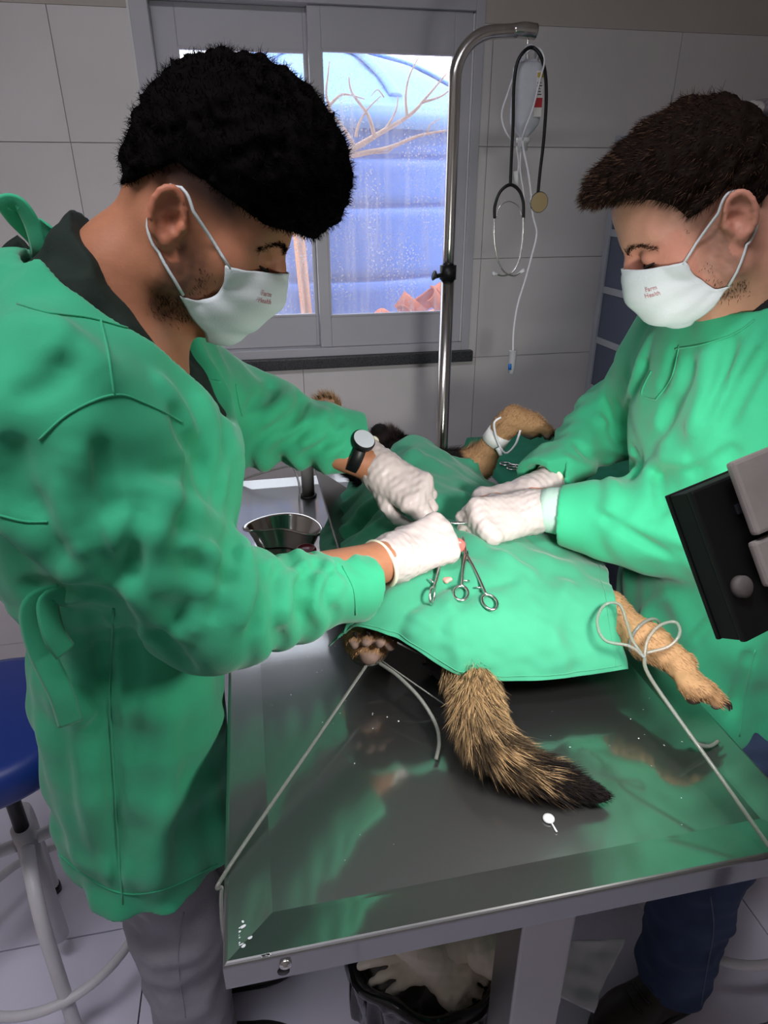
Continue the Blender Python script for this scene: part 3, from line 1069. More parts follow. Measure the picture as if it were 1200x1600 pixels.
tube('spring', hang([(325, 872), (338, 832), (375, 812), (412, 832), (426, 872)], 1.777), 0.0012, INSTR, t, seg=6)
dc = at(*pz(494, 815), y=1.77)
cd_ = (Vector((0, 0, CAMH)) - dc); cd_ = Vector((cd_.x + 0.9, cd_.y, cd_.z - 0.1))
dm = frame(dc, cd_)
lathe('chest_piece', [(0.0, -0.012), (0.010, -0.012), (0.014, -0.008), (0.024, -0.003), (0.0255, 0.003), (0.0235, 0.005)], CHROME, t, 28, dm)
lathe('diaphragm', [(0.0235, 0.0045), (0.0, 0.0052)], mat('yellowed_diaphragm', srgb(170, 150, 110), 0.5), t, 28, dm)

# ================================================================== glazed cabinet in the corner
CABP = mat('grey_cabinet_paint', srgb(168, 172, 180), 0.45, var=0.05)
CABG = mat('dark_blue_grey_panel', srgb(84, 92, 112), 0.25)
cx0, cx1, cy0, cy1, cz = 1.20, 1.98, 1.66, 2.22, 1.74
t = thing('cabinet', 'grey metal cabinet with blue grey panes in the corner', 'cabinet', ((cx0 + cx1) / 2, (cy0 + cy1) / 2, 0))
for (x, y) in ((cx0, cy0), (cx0, cy1 - 0.03), (cx1 - 0.03, cy0), (cx1 - 0.03, cy1 - 0.03)):
    box('post', (x, y, 0), (x + 0.03, y + 0.03, cz), CABP, t, 0.003)
box('back_panel', (cx0 + 0.03, cy1 - 0.014, 0.08), (cx1 - 0.03, cy1 - 0.006, cz - 0.002), CABP, t)
top = box('top', (cx0 - 0.005, cy0 - 0.008, cz + 0.0005), (cx1 + 0.005, cy1 + 0.005, cz + 0.035), CABP, t, 0.004)
box('front_rail', (cx0 + 0.03, cy0 + 0.002, cz - 0.10), (cx1 - 0.03, cy0 + 0.026, cz - 0.0005), CABP, t, 0.002)
box('side_rail', (cx0 + 0.002, cy0 + 0.03, cz - 0.06), (cx0 + 0.026, cy1 - 0.03, cz - 0.0005), CABP, t, 0.002)
for z in (0.08, 0.46, 0.78, 0.96, 1.13, 1.30, 1.48):
    box('shelf', (cx0 + 0.003, cy0 + 0.03, z), (cx1 - 0.03, cy1 - 0.03, z + 0.022), CABP, t, 0.002)
zs_ = (0.08, 0.46, 0.78, 0.96, 1.13, 1.30, 1.48, cz - 0.06)
for a, b in zip(zs_, zs_[1:]):
    box('side_pane', (cx0 + 0.008, cy0 + 0.03, a + 0.022), (cx0 + 0.013, cy1 - 0.03, b), CABG, t)
box('door_pane', (cx0 + 0.03, cy0 + 0.010, 0.08), (cx1 - 0.03, cy0 + 0.016, cz - 0.10), CABG, t)
for k, (x, w_, z, h_, c) in enumerate(((1.37, 0.24, cz + 0.036, 0.06, srgb(150, 146, 152)), (1.21, 0.13, cz + 0.036, 0.045, srgb(214, 210, 206)), (1.65, 0.26, cz + 0.036, 0.075, srgb(198, 192, 186)))):
    F_ = Field((x - 0.03, cy0 - 0.02, z - 0.02), (x + w_ + 0.03, cy0 + 0.36, z + h_ + 0.05), 0.008)
    F_.ell((x + w_ / 2, cy0 + 0.17, z + h_ / 2), (w_ / 2, 0.15, h_ / 2))
    F_.disp(lambda x_, y_, z_, f=waves(20 + k, 10, 0.03, 0.1): 0.006 * f(x_, y_, z_))
    F_.plane_cut((0, 0, z), (0, 0, -1), F_.lo, F_.lo + F_.n * F_.h)
    lb = ('crumpled grey package on the cabinet beside the clear bag', 'crumpled white package at the left end of the cabinet top', 'crumpled clear plastic bag at the right of the cabinet top')[k]
    tag(F_.obj('plastic_package', mat('package_%d' % k, c, 0.22, coat=0.3)), lb, 'package', 'packages on the cabinet')

# ================================================================== instrument table behind the second surgeon
t = thing('instrument_table', 'small steel side table under the green instrument cloth', 'table', (0.86, 1.72, 0))
box('table_top', (0.66, 1.50, 0.865), (1.12, 1.95, 0.885), STEEL, t, 0.003)
for x in (0.68, 1.08):
    for y in (1.52, 1.91):
        box('leg', (x, y, 0), (x + 0.022, y + 0.022, 0.865), STEEL, t, 0.002)
n = 60
gx, gy = np.meshgrid(np.linspace(0.645, 1.135, n), np.linspace(1.485, 1.965, n), indexing='ij')
wv = waves(31, 14, 0.05, 0.2)
ins = np.minimum.reduce([gx - 0.66, 1.12 - gx, gy - 1.50, 1.95 - gy])
gz = 0.8905 + 0.0035 * np.abs(wv(gx, gy, 0 * gx)) - 4.0 * np.clip(-ins, 0, 1)
V = np.stack([gx, gy, gz], -1).reshape(-1, 3)
I = np.arange(n * n).reshape(n, n)
Q = np.stack([I[:-1, :-1], I[1:, :-1], I[1:, 1:], I[:-1, 1:]], -1).reshape(-1, 4)
DGREEN = mat('dark_green_instrument_cloth', srgb(30, 122, 92), 0.92, var=0.12, vscale=9, bump=0.3, bscale=400)
o = link('instrument_cloth', np_mesh('instrument_cloth', V, Q), DGREEN)
md = o.modifiers.new('thickness', 'SOLIDIFY'); md.thickness = 0.0015; md.offset = 1
tag(o, 'dark green cloth spread over the instrument table', 'cloth')

def forceps(name, label, tip, ringa, ringb, up, group=None, scale=1.0, ring_r=0.0135, rod=0.0026):
    """locking forceps: jaws, box joint, two shanks, two finger rings, ratchet"""
    tip, ra, rb = Vector(tip), Vector(ringa), Vector(ringb)
    up = Vector(up).normalized()
    mid = (ra + rb) / 2
    ax = (mid - tip)
    L_ = ax.length
    ax.normalize()
    j = tip + ax * (L_ * 0.30)
    sd = (rb - ra)
    sd = (sd - ax * sd.dot(ax)).normalized()
    g = thing(name, label, 'forceps', mid, group)
    for s_, rr in ((-1, ra), (1, rb)):
        tube('jaw', [tip + sd * 0.001 * s_, tip + ax * (L_ * 0.12) + sd * 0.0016 * s_, j], [0.0010, 0.0019, 0.003], INSTR, g, seg=8, n=4)
        sh_end = rr - (rr - j).normalized() * ring_r
        # the shank crosses over the joint and runs out to its ring
        tube('shank', [j, j + (sh_end - j) * 0.5 + sd * s_ * 0.0015, sh_end], [0.0030, rod, rod], INSTR, g, seg=8, n=5)
        oo = (rr - j).normalized()
        pp = up.cross(oo).normalized()
        pts = [rr + oo * (ring_r * 1.12 * math.cos(a)) + pp * (ring_r * 0.82 * math.sin(a)) for a in np.linspace(0, 2 * math.pi, 16, endpoint=False)]
        tube('finger_ring', pts, rod * 0.9, INSTR, g, seg=7, closed=True, n=2)
        q = j + (sh_end - j) * 0.82
        tube('ratchet_arm', [q, q - sd * s_ * min((ra - rb).length * 0.33, 0.011)], 0.0016, INSTR, g, seg=6, n=2)
    bm = bmesh.new(); add_box(bm, (-0.0036, -0.005, -0.0028), (0.0036, 0.005, 0.0028), 0.0008, frame(j, up, sd)); bm_obj('box_joint', bm, INSTR, g)
    return g
zc = 0.899
for k, (a, b, c) in enumerate((((835, 728), (775, 715), (812, 738)), ((880, 712), (838, 722), (852, 738)), ((905, 712), (868, 702), (885, 714)))):
    P_ = [at(q[0] + 2, q[1] + 2, z=zc) for q in (a, b, c)]
    tip = P_[0]
    m_ = (P_[1] + P_[2]) / 2
    tip = m_ + (tip - m_).normalized() * 0.13
    sdv = (P_[2] - P_[1]).normalized() * 0.019
    lb = ('steel forceps lying at the left on the dark green instrument cloth', 'steel forceps lying second on the dark green instrument cloth', 'steel forceps nearest the sleeve on the dark green instrument cloth')[k]
    forceps('forceps', lb, tip, m_ - sdv, m_ + sdv, (0, 0, 1), 'forceps on the instrument cloth')

# ================================================================== people
def skin(name, c):
    return mat(name, c, 0.5, attr='tint', sss=0.10, var=0.06, vscale=60, bump=0.15, bscale=300, spec=0.4)
def head_matrix(c, yaw, tilt, roll=0.0):
    return Matrix.Translation(Vector(c)) @ Matrix.Rotation(R_(yaw), 4, 'Z') @ Matrix.Rotation(R_(tilt), 4, 'Y') @ Matrix.Rotation(R_(roll), 4, 'X')
def head_field(F, T):
    L = lambda x, y, z: np.array(T @ Vector((x, y, z)))
    A = np.array(T.to_3x3())
    def E(c, r, k=0.0, op='u', rot=None):
        F.ell(L(*c), r, k, op, A if rot is None else A @ np.array(rot))
    E((0.000, 0, 0.040), (0.077, 0.073, 0.086))
    E((0.040, 0, 0.045), (0.062, 0.064, 0.068), 0.03)
    E((0.035, 0, -0.024), (0.056, 0.056, 0.070), 0.03)
    for s in (-1, 1):
        F.chain([L(-0.005, 0.058 * s, -0.02), L(0.012, 0.053 * s, -0.056), L(0.072, 0.018 * s, -0.084)], [0.018, 0.018, 0.016], 0.03)
        F.ball(L(0.060, 0.042 * s, -0.018), 0.024, 0.03)
        F.cone(L(0.090, 0.010 * s, 0.026), L(0.072, 0.046 * s, 0.024), 0.012, 0.011, 0.016)
        F.ball(L(0.103, 0.032 * s, 0.003), 0.013, 0.014, 's')
        E((0.0835, 0.031 * s, 0.002), (0.0145, 0.0165, 0.0125), 0.005)
    F.ball(L(0.082, 0, -0.084), 0.019, 0.03)
    F.chain([L(0.092, 0, 0.020), L(0.104, 0, -0.004), L(0.112, 0, -0.026)], [0.009, 0.010, 0.0125], 0.012)
    for s in (-1, 1):
        F.ball(L(0.100, 0.012 * s, -0.030), 0.010, 0.010)
        # ear: disc, rolled rim, hollow, lobe
        yo = 0.077 * s
        rot = Matrix.Rotation(R_(-18 * s), 3, 'Z') @ Matrix.Rotation(R_(-14), 3, 'Y')
        E((-0.009, yo, -0.004), (0.0170, 0.008, 0.0265), 0.008, 'u', np.array(rot))
        rp = []
        for a in np.linspace(-40, 235, 14):
            v = Vector((0.0155 * math.cos(R_(a)), 0.004 * s, 0.0255 * math.sin(R_(a))))
            v = rot @ v
            rp.append(L(-0.009 + v.x, yo + v.y + 0.004 * s, -0.003 + v.z))
        F.chain(rp, [0.0036] * len(rp), 0.003)
        F.ball(L(-0.002, yo + 0.009 * s, -0.005), 0.0100, 0.004, 's')
        F.cone(L(-0.012, yo + 0.012 * s, 0.004), L(-0.004, yo + 0.012 * s, 0.012), 0.006, 0.004, 0.004, 's')
        F.ball(L(-0.002, yo + 0.002 * s, -0.027), 0.0075, 0.006)
        F.ball(L(0.008, yo + 0.001 * s, -0.006), 0.0055, 0.004)
def lower_cut(F, T, xs, hs, soft=1.0):
    """keep only what lies above the hairline z = h(x) of the head's own frame"""
    A = np.array(T.to_3x3()).T
    c = np.array(T.translation)
    def f(x, y, z):
        X, Y, Z = x - c[0], y - c[1], z - c[2]
        lx = A[0, 0] * X + A[0, 1] * Y + A[0, 2] * Z
        lz = A[2, 0] * X + A[2, 1] * Y + A[2, 2] * Z
        return (np.interp(lx.ravel(), xs, hs).reshape(lx.shape) - lz) * 0.85
    sl, x, y, z = F.sub(F.lo, F.lo + F.n * F.h)
    F.D[sl] = np.maximum(F.D[sl], f(x, y, z))
def to_local(V, T):
    A = np.array(T.to_3x3())
    return (V - np.array(T.translation)) @ A
MASKM = mat('white_mask_fabric', srgb(206, 213, 213), 0.85, var=0.03, bump=0.2, bscale=500)
def push_out(bvh, p, gap):
    h = bvh.find_nearest(p)
    if h[0] is None:
        return p
    d = (p - h[0]).dot(h[1])
    return h[0] + h[1] * gap if d < gap and (p - h[0]).length < 0.03 else p
def face_mask(T, parent, prof, edge, near, label, skin_o=None):
    bvh = bvh_of(skin_o)
    n, m = 41, 26
    u = np.linspace(-1, 1, n)
    v = np.linspace(0, 1, m)
    cp = smooth_pts([(a, b, 0) for a, b in prof], 8)
    ep = smooth_pts([(a, b, c) for a, b, c in edge], 8)
    cq = np.stack([np.interp(v, np.linspace(0, 1, len(cp)), cp[:, i]) for i in range(2)], 1)
    eq = np.stack([np.interp(v, np.linspace(0, 1, len(ep)), ep[:, i]) for i in range(3)], 1)
    V = []
    for i in range(m):
        pl = 0.0016 * math.sin(v[i] * 3.5 * 2 * math.pi) * min(1, 5 * v[i], 5 * (1 - v[i]))
        for a in u:
            ph = abs(a) * math.pi / 2
            co, si = math.cos(ph) ** 0.9 if abs(a) < 1 else 0.0, math.sin(ph)
            x = eq[i, 0] + (cq[i, 0] - eq[i, 0]) * co
            z = eq[i, 1] + (cq[i, 1] - eq[i, 1]) * (1 - abs(a) ** 1.6)
            y = math.copysign(1, a) * eq[i, 2] * si
            bow = 0.0025 * math.sin(9 * a + 5 * v[i])
            V.append(T @ Vector((x + pl * co + bow * 0.4, y * (1 + pl * 6), z + bow * 0.3)))
    V = [push_out(bvh, p, 0.0025) for p in V]
    I = np.arange(n * m).reshape(m, n)
    Q = np.stack([I[:-1, :-1], I[:-1, 1:], I[1:, 1:], I[1:, :-1]], -1).reshape(-1, 4)
    o = link('face_mask', np_mesh('face_mask', np.array([tuple(p) for p in V]), Q), MASKM, parent)
    md = o.modifiers.new('thickness', 'SOLIDIFY')
    md.thickness = 0.0012
    part_label(o, label)
    for s in (-1, 1):
        a0, a1 = Vector((eq[0, 0], s * eq[0, 2], eq[0, 1])), Vector((eq[-1, 0], s * eq[-1, 2], eq[-1, 1]))
        P_ = [a0 + Vector((0.004, 0, -0.001)), Vector((0.012, 0.0835 * s, 0.013)), Vector((-0.004, 0.083 * s, 0.0255)), Vector((-0.026, 0.072 * s, 0.012)), Vector((-0.020, 0.073 * s, -0.022)), Vector((0.000, 0.081 * s, -0.041)), a1 + Vector((0.003, 0, 0.002))]
        C1 = smooth_pts(P_[1:6], 6)
        C = np.vstack([np.linspace(np.array(P_[0]), C1[0], 6)[:-1], C1, np.linspace(C1[-1], np.array(P_[6]), 6)[1:]])
        C = [push_out(bvh, T @ Vector(p), 0.0024) for p in C]
        tube('ear_loop', C, 0.0017, MASKM, o, seg=6, raw=True)
    # printed line and lettering on the near cheek
    s = near
    def on(uu, vv, off):
        i = min(int(vv * (m - 1)), m - 2)
        j = min(int((uu + 1) / 2 * (n - 1)), n - 2)
        p, q, r = V[i * n + j], V[i * n + j + 1], V[(i + 1) * n + j]
        xx, dn = (q - p).normalized(), (r - p).normalized()
        nn = dn.cross(xx).normalized()
        if (p - T.translation).dot(nn) < 0:
            nn.negate()
        # seen from outside text runs towards +x of its frame with -dn up
        yy = -dn
        xx = yy.cross(nn)
        mt = Matrix((xx, yy, nn)).transposed().to_4x4()
        mt.translation = p + nn * off
        return mt
    text_obj('print', 'Farm\nHealth', 0.0078, on(0.55 * s, 0.30, 0.0016), mat('faint_red_print', srgb(178, 120, 120), 0.8), o)
    return o
def hair_blades(name, me, T, n, length, width, lean, cols, material, parent, keep=None, jitter=0.5, seed=5, curl=0.0):
    g = np.random.default_rng(seed)
    P, Nn = sample_surface(me, n, g)
    if keep is not None:
        k = keep(to_local(P, T))
        P, Nn = P[k], Nn[k]
    A = np.array(T.to_3x3())
    D = Nn + lean @ A.T + g.normal(size=P.shape) * jitter
    D /= np.linalg.norm(D, axis=1)[:, None]
    c = np.asarray(cols)[g.integers(0, len(cols), len(P))]
    return strands(name, P - Nn * 0.002, D, g.normal(size=P.shape), length * g.uniform(0.6, 1.2, len(P)), width, c, material, parent, curl=curl)

def hand_field(F, W, K, nrm, thumb, curls, spread=0.0, thumb_dir=None, r0=1.0, k=0.010):
    """W wrist, K middle knuckle, nrm back-of-hand normal, thumb = +1/-1 (side n x f), curls: per finger 3 joint angles in degrees"""
    W, K = Vector(W), Vector(K)
    f = (K - W).normalized()
    n = Vector(nrm)
    n = (n - f * n.dot(f)).normalized()
    t = n.cross(f) * thumb
    PL = (K - W).length
    lat = (0.030, 0.010, -0.011, -0.030)
    back = (0.004, 0.0, 0.004, 0.012)
    seg = ((0.042, 0.026, 0.021), (0.046, 0.029, 0.022), (0.042, 0.027, 0.021), (0.034, 0.021, 0.018))
    tips = []
    for i in range(4):
        kn = W + f * (PL - back[i]) + t * lat[i] * r0
        b0 = W + f * 0.012 + t * lat[i] * 0.62
        F.cone(b0 - n * 0.004, kn - n * 0.003, 0.0205 * r0, 0.0140 * r0, 0.020)
        F.ball(kn + n * 0.001, 0.0128 * r0, 0.008)
        p, th = kn, 0.0
        rr = (0.0112, 0.0098, 0.0088, 0.0078)
        sp = spread * lat[i] / 0.03
        for j in range(3):
            th += R_(curls[i][j])
            d = f * math.cos(th) - n * math.sin(th) + t * sp * math.cos(th)
            q = p + d.normalized() * seg[i][j] * r0
            F.cone(p, q, rr[j] * r0, rr[j + 1] * r0, k if j == 0 else 0.004)
            p = q
        tips.append(p)
    td = thumb_dir if thumb_dir is not None else (0.75, 0.55, -0.45)
    b = W + f * 0.022 + t * 0.022 - n * 0.012
    d1 = (f * td[0] + t * td[1] + n * td[2]).normalized()
    p1 = b + d1 * 0.042
    d2 = (d1 + f * 0.35 - t * 0.35).normalized()
    p2 = p1 + d2 * 0.032
    d3 = (d2 + f * 0.3 - t * 0.5).normalized()
    p3 = p2 + d3 * 0.024
    F.chain([b, p1, p2, p3], [0.019 * r0, 0.0125 * r0, 0.011 * r0, 0.0088 * r0], 0.012, kk=0.004)
    F.cone(W - f * 0.03, W + f * 0.012, 0.028, 0.027, 0.02)
    return tips
GLOVE = mat('latex_glove', srgb(200, 186, 182), 0.42, var=0.05, vscale=30, bump=0.25, bscale=120, sss=0.08)
GLOVEROLL = mat('rolled_latex_cuff', srgb(232, 226, 200), 0.5)
def glove(parent, W, K, nrm, thumb, curls, cuff, label, spread=0.0, thumb_dir=None, cuff_r=(0.031, 0.036)):
    W, K, cuff = Vector(W), Vector(K), Vector(cuff)
    c = (W + K) / 2
    F = Field(np.array(c) - 0.15, np.array(c) + 0.15, 0.0021)
    hand_field(F, W, K, nrm, thumb, curls, spread, thumb_dir)
    ax = (cuff - W).normalized()
    F.cone(W, cuff + ax * 0.02, cuff_r[0], cuff_r[1], 0.02)
    wv = waves(int(1000 * abs(K.x)) + 3, 12, 0.008, 0.03)
    a_ = np.array(ax)
    # latex wrinkles: rings at the wrist, faint creases over the hand
    F.disp(lambda x, y, z: 0.0006 * wv(x, y, z) + 0.0009 * np.sin(520 * (a_[0] * (x - W.x) + a_[1] * (y - W.y) + a_[2] * (z - W.z))) * np.exp(-(((x - W.x) ** 2 + (y - W.y) ** 2 + (z - W.z) ** 2) / 0.045 ** 2)))
    F.plane_cut(cuff, ax, F.lo, F.lo + F.n * F.h)
    o = F.obj('glove', GLOVE, parent)
    part_label(o, label)
    m = frame(cuff, ax)
    pts = [m @ Vector((cuff_r[1] * math.cos(a), cuff_r[1] * math.sin(a), 0)) for a in np.linspace(0, 2 * math.pi, 28, endpoint=False)]
    tube('rolled_cuff', pts, 0.0034, GLOVEROLL, o, seg=8, closed=True, n=2)
    return o
def seam(parent, bvh, pix, r=0.0013, name='seam', material=None, lift=0.0006):
    """stitched seam lying on the cloth along a line measured on the photo"""
    C = smooth_pts([(a, b, 0) for a, b in pix], 7)
    P = []
    for a, b, _ in C:
        d = ray(a, b)
        h = bvh.ray_cast(Vector((0, 0, CAMH)), d.normalized())
        if h[0] is not None:
            if P and (h[0] - P[-1]).length > 0.10:
                continue
            P.append(h[0] + h[1] * lift)
    if len(P) > 3:
        tube(name, P, r, material or GREEN, parent, seg=6, raw=True)
def bvh_of(o):
    return BVHTree.FromPolygons([v.co for v in o.data.vertices], [tuple(p.vertices) for p in o.data.polygons])

# ------------------------------------------------------------------ surgeon on the left
LT = head_matrix((-0.052, 0.82, 1.583), -6, 31)
LH = lambda x, y, z: np.array(LT @ Vector((x, y, z)))
Wr, Kr, Cr = at(612, 872, z=1.100), at(697, 836, z=1.112), at(594, 881, z=1.099)
Wl, Kl, Cl = at(590, 730, z=1.158), at(655, 772, z=1.128), at(567, 706, z=1.178)
Er, Sr = Vector(at(318, 940, y=0.680)), Vector((-0.190, 0.690, 1.395))
El, Sl = Vector((-0.020, 1.130, 1.255)), Vector((-0.150, 0.985, 1.39))
manl = thing('person', 'person in a green gown with thick black hair and a mask bending from the left', 'person', (-0.20, 0.86, 0))
F = Field((-0.42, 0.58, 1.02), (0.40, 1.22, 1.80), 0.0032)
head_field(F, LT)
F.chain([LH(-0.014, 0, -0.02), LH(-0.038, 0, -0.09), (-0.165, 0.825, 1.455)], [0.052, 0.052, 0.064], 0.03)
F.cone(LH(0.012, 0, -0.070), (-0.145, 0.825, 1.42), 0.032, 0.05, 0.04)
F.ell((-0.18, 0.835, 1.36), (0.10, 0.16, 0.10), 0.06)
F.chain([Sr, Er, Wr], [0.050, 0.036, 0.028], 0.03)
F.chain([Sl, El - Vector((0, 0, 0.004)), Wl], [0.050, 0.034, 0.028], 0.03)
hand_field(F, Wr, Kr, (-0.35, -0.62, 0.70), 1, [(55, 62, 40), (62, 64, 40), (68, 66, 40), (74, 66, 40)], r0=0.78)
hand_field(F, Wl, Kl, (-0.10, -0.50, 0.85), -1, [(34, 48, 30), (40, 50, 35), (50, 50, 35), (58, 50, 35)], thumb_dir=(0.85, 0.55, -0.35), r0=0.78)
me = F.mesh('body')
V = verts_of(me)
q = to_local(V, LT)
base = np.array(srgb(176, 118, 88)[:3])
col = np.tile(base, (len(V), 1))
wn_ = waves(8, 14, 0.006, 0.02)(V[:, 0], V[:, 1], V[:, 2])
dark = np.array(srgb(30, 22, 20)[:3])
side = np.abs(q[:, 1])
ear = (np.abs(q[:, 0] + 0.008) < 0.024) & (np.abs(q[:, 2] + 0.005) < 0.036) & (side > 0.0755)
fade = sstep(0.000, 0.034, q[:, 2]) * sstep(0.066, 0.035, q[:, 0]) * (q[:, 2] < 0.16)
fade = np.where(ear, 0, fade) * 0.92
beard = sstep(-0.010, -0.030, q[:, 2]) * sstep(0.062, 0.030, q[:, 0]) * sstep(-0.004, 0.012, q[:, 0]) * sstep(-0.115, -0.095, q[:, 2]) * sstep(0.035, 0.05, side)
beard = np.clip(beard * (0.62 + 0.10 * wn_), 0, 0.85)
beard = np.where(ear, 0, beard)
for msk in (fade, beard):
    col = col * (1 - msk[:, None]) + dark * msk[:, None]
red = np.where(ear, 0.35, 0.0)[:, None]
col = col * (1 - red) + np.array(srgb(190, 110, 88)[:3]) * red
paint(me, col)
body_l = part_label(link('body', me, skin('tanned_skin', srgb(188, 130, 98)), manl), 'tanned skin of face, neck and wrists')
HAIRM = mat('black_hair', srgb(12, 10, 10), 0.8, attr='tint', spec=0.03)
F = Field(LH(0.02, 0, 0.08) - 0.17, LH(0.02, 0, 0.08) + 0.17, 0.0034)
A3 = np.array(LT.to_3x3())
F.ell(LH(0.020, 0, 0.080), (0.098, 0.088, 0.090), 0, 'u', A3)
F.ell(LH(0.074, 0, 0.094), (0.060, 0.074, 0.056), 0.05, 'u', A3)
F.ell(LH(-0.034, 0, 0.036), (0.048, 0.072, 0.070), 0.03, 'u', A3)
wv = waves(12, 26, 0.010, 0.045)
F.disp(lambda x, y, z: 0.0034 * wv(x, y, z))
lower_cut(F, LT, [-0.12, -0.07, -0.055, -0.022, 0.045, 0.075, 0.105, 0.15], [-0.008, -0.008, 0.004, 0.044, 0.040, 0.036, 0.044, 0.052])
hm = F.mesh('hair')
paint(hm, np.tile(np.array(srgb(10, 8, 8)[:3]), (len(hm.vertices), 1)))
ho = part_label(link('hair', hm, HAIRM, manl), 'thick black hair faded short at the sides')
blk = [srgb(5, 4, 4)[:3], srgb(9, 8, 8)[:3], srgb(14, 11, 11)[:3]]
hair_blades('hair_strands', hm, LT, 15000, 0.010, 0.0008, np.array([0.35, 0, 0.1]), blk, HAIRM, ho, jitter=0.55, seed=21, curl=0.25)
# brows and lashes
def brow(T, parent, s, pts, n, cols, L_=0.009, w_=0.0009, seed=3, skin_o=None):
    g = np.random.default_rng(seed)
    C = smooth_pts(pts, 10)
    i = g.integers(0, len(C) - 1, n)
    P = C[i] + (C[i + 1] - C[i]) * g.random((n, 1)) + g.normal(size=(n, 3)) * np.array([0.0008, 0.001, 0.0022])
    D = (C[np.minimum(i + 3, len(C) - 1)] - C[np.maximum(i - 3, 0)])
    D = D / (np.linalg.norm(D, axis=1)[:, None] + 1e-9) + g.normal(size=(n, 3)) * 0.25 + np.array([0.2, 0, 0.3])
    D /= np.linalg.norm(D, axis=1)[:, None]
    A = np.array(T.to_3x3())
    c = np.asarray(cols)[g.integers(0, len(cols), n)]
    W_ = P @ A.T + np.array(T.translation)
    if skin_o is not None:
        bv_ = bvh_of(skin_o)
        W_ = np.array([tuple(bv_.find_nearest(Vector(p))[0] + bv_.find_nearest(Vector(p))[1] * 0.0006) for p in W_])
    return strands('eyebrow', W_, D @ A.T, g.normal(size=(n, 3)), L_ * g.uniform(0.6, 1.1, n), w_, c, HAIRM, parent)
def lashes(T, parent, s):
    P_ = [T @ Vector(p) for p in ((0.0845, 0.0475 * s, -0.0030), (0.0935, 0.041 * s, -0.0055), (0.0985, 0.031 * s, -0.0065), (0.0950, 0.020 * s, -0.005))]
    return tube('eyelashes', P_, [0.0008, 0.0018, 0.0018, 0.0008], mat('dark_lashes', srgb(16, 11, 10), 0.7), parent, seg=6)
for s in (-1, 1):
    brow(LT, manl, s, [(0.1055, 0.010 * s, 0.018), (0.1035, 0.024 * s, 0.0225), (0.0955, 0.040 * s, 0.021), (0.080, 0.053 * s, 0.012)], 420, blk, 0.007, 0.0006, 30 + s, body_l)
    lashes(LT, manl, s)
hair_b = None
# jaw stubble
g_ = np.random.default_rng(77)
P_, N_ = sample_surface(me, 90000, g_)
ql = to_local(P_, LT)
dens = sstep(-0.008, -0.03, ql[:, 2]) * sstep(0.060, 0.032, ql[:, 0]) * sstep(0.0, 0.014, ql[:, 0]) * sstep(-0.115, -0.095, ql[:, 2]) * sstep(0.03, 0.045, np.abs(ql[:, 1])) * (np.abs(ql[:, 1]) < 0.068)
k_ = g_.random(len(P_)) < dens * 0.95
P_, N_ = P_[k_], N_[k_]
D_ = N_ + g_.normal(size=P_.shape) * 0.5 + np.array([0.3, 0, -0.7])
D_ /= np.linalg.norm(D_, axis=1)[:, None]
strands('stubble', P_, D_, g_.normal(size=P_.shape), 0.006 * g_.uniform(0.5, 1.1, len(P_)), 0.0006, np.tile(np.array(blk[1]), (len(P_), 1)), HAIRM, manl, segs=2)
face_mask(LT, manl, [(0.113, -0.002), (0.126, -0.018), (0.127, -0.042), (0.115, -0.072), (0.095, -0.096), (0.072, -0.108)],
          [(0.058, -0.017, 0.062), (0.064, -0.034, 0.062), (0.062, -0.052, 0.060), (0.046, -0.066, 0.060), (0.026, -0.066, 0.064)], -1, 'white pleated face mask', body_l)

# ---- dark shirt under the gown
SHIRT = mat('dark_green_shirt', srgb(20, 34, 26), 0.9, var=0.12, vscale=20, bump=0.3, bscale=300)
F = Field((-0.36, 0.62, 1.28), (0.06, 1.04, 1.66), 0.004)
F.loft([(1.28, -0.175, 0.835, 0.135, 0.165), (1.40, -0.180, 0.832, 0.130, 0.150), (1.47, -0.182, 0.828, 0.100, 0.110), (1.53, -0.165, 0.825, 0.072, 0.078)])
F.chain([(-0.175, 0.825, 1.45), LH(-0.055, 0, -0.095)], [0.085, 0.066], 0.03)
F.chain([(-0.14, 0.825, 1.36), (-0.12, 0.825, 1.41)], [0.10, 0.085], 0.04)
A_, B_ = LH(-0.052, 0, -0.085), LH(-0.01, 0, 0.03)
F.plane_cut(LH(-0.058, 0, -0.088), Vector(B_ - A_) + Vector((0.55, 0, 0.1)) * 0.12, F.lo, F.lo + F.n * F.h)
wv = waves(40, 10, 0.03, 0.09)
F.disp(lambda x, y, z: 0.0022 * wv(x, y, z))
F.chain([LH(-0.014, 0, -0.02), LH(-0.038, 0, -0.09), (-0.165, 0.825, 1.455)], [0.055, 0.055, 0.064], 0.0, 's')
part_label(F.obj('undershirt', SHIRT, manl), 'dark green shirt collar')

# ---- gown
F = Field((-0.46, 0.55, 0.53), (0.22, 1.26, 1.60), 0.0042)
rings_ = [(0.55, -0.232, 0.86, 0.136, 0.166), (0.75, -0.229, 0.86, 0.134, 0.168), (0.95, -0.220, 0.856, 0.134, 0.169), (1.06, -0.208, 0.853, 0.126, 0.164), (1.115, -0.196, 0.85, 0.114, 0.157), (1.165, -0.200, 0.846, 0.150, 0.182),
          (1.22, -0.188, 0.84, 0.156, 0.182), (1.33, -0.178, 0.835, 0.163, 0.183), (1.43, -0.192, 0.83, 0.142, 0.163), (1.50, -0.195, 0.825, 0.098, 0.115), (1.545, -0.19, 0.82, 0.06, 0.07)]
F.loft(rings_)
F.chain([(-0.20, 0.80, 1.455), Sr + Vector((0, 0.02, 0.0))], [0.075, 0.088], 0.06)
F.chain([(-0.19, 0.86, 1.455), Sl], [0.075, 0.085], 0.06)
Cs = at(566, 911, z=1.097)
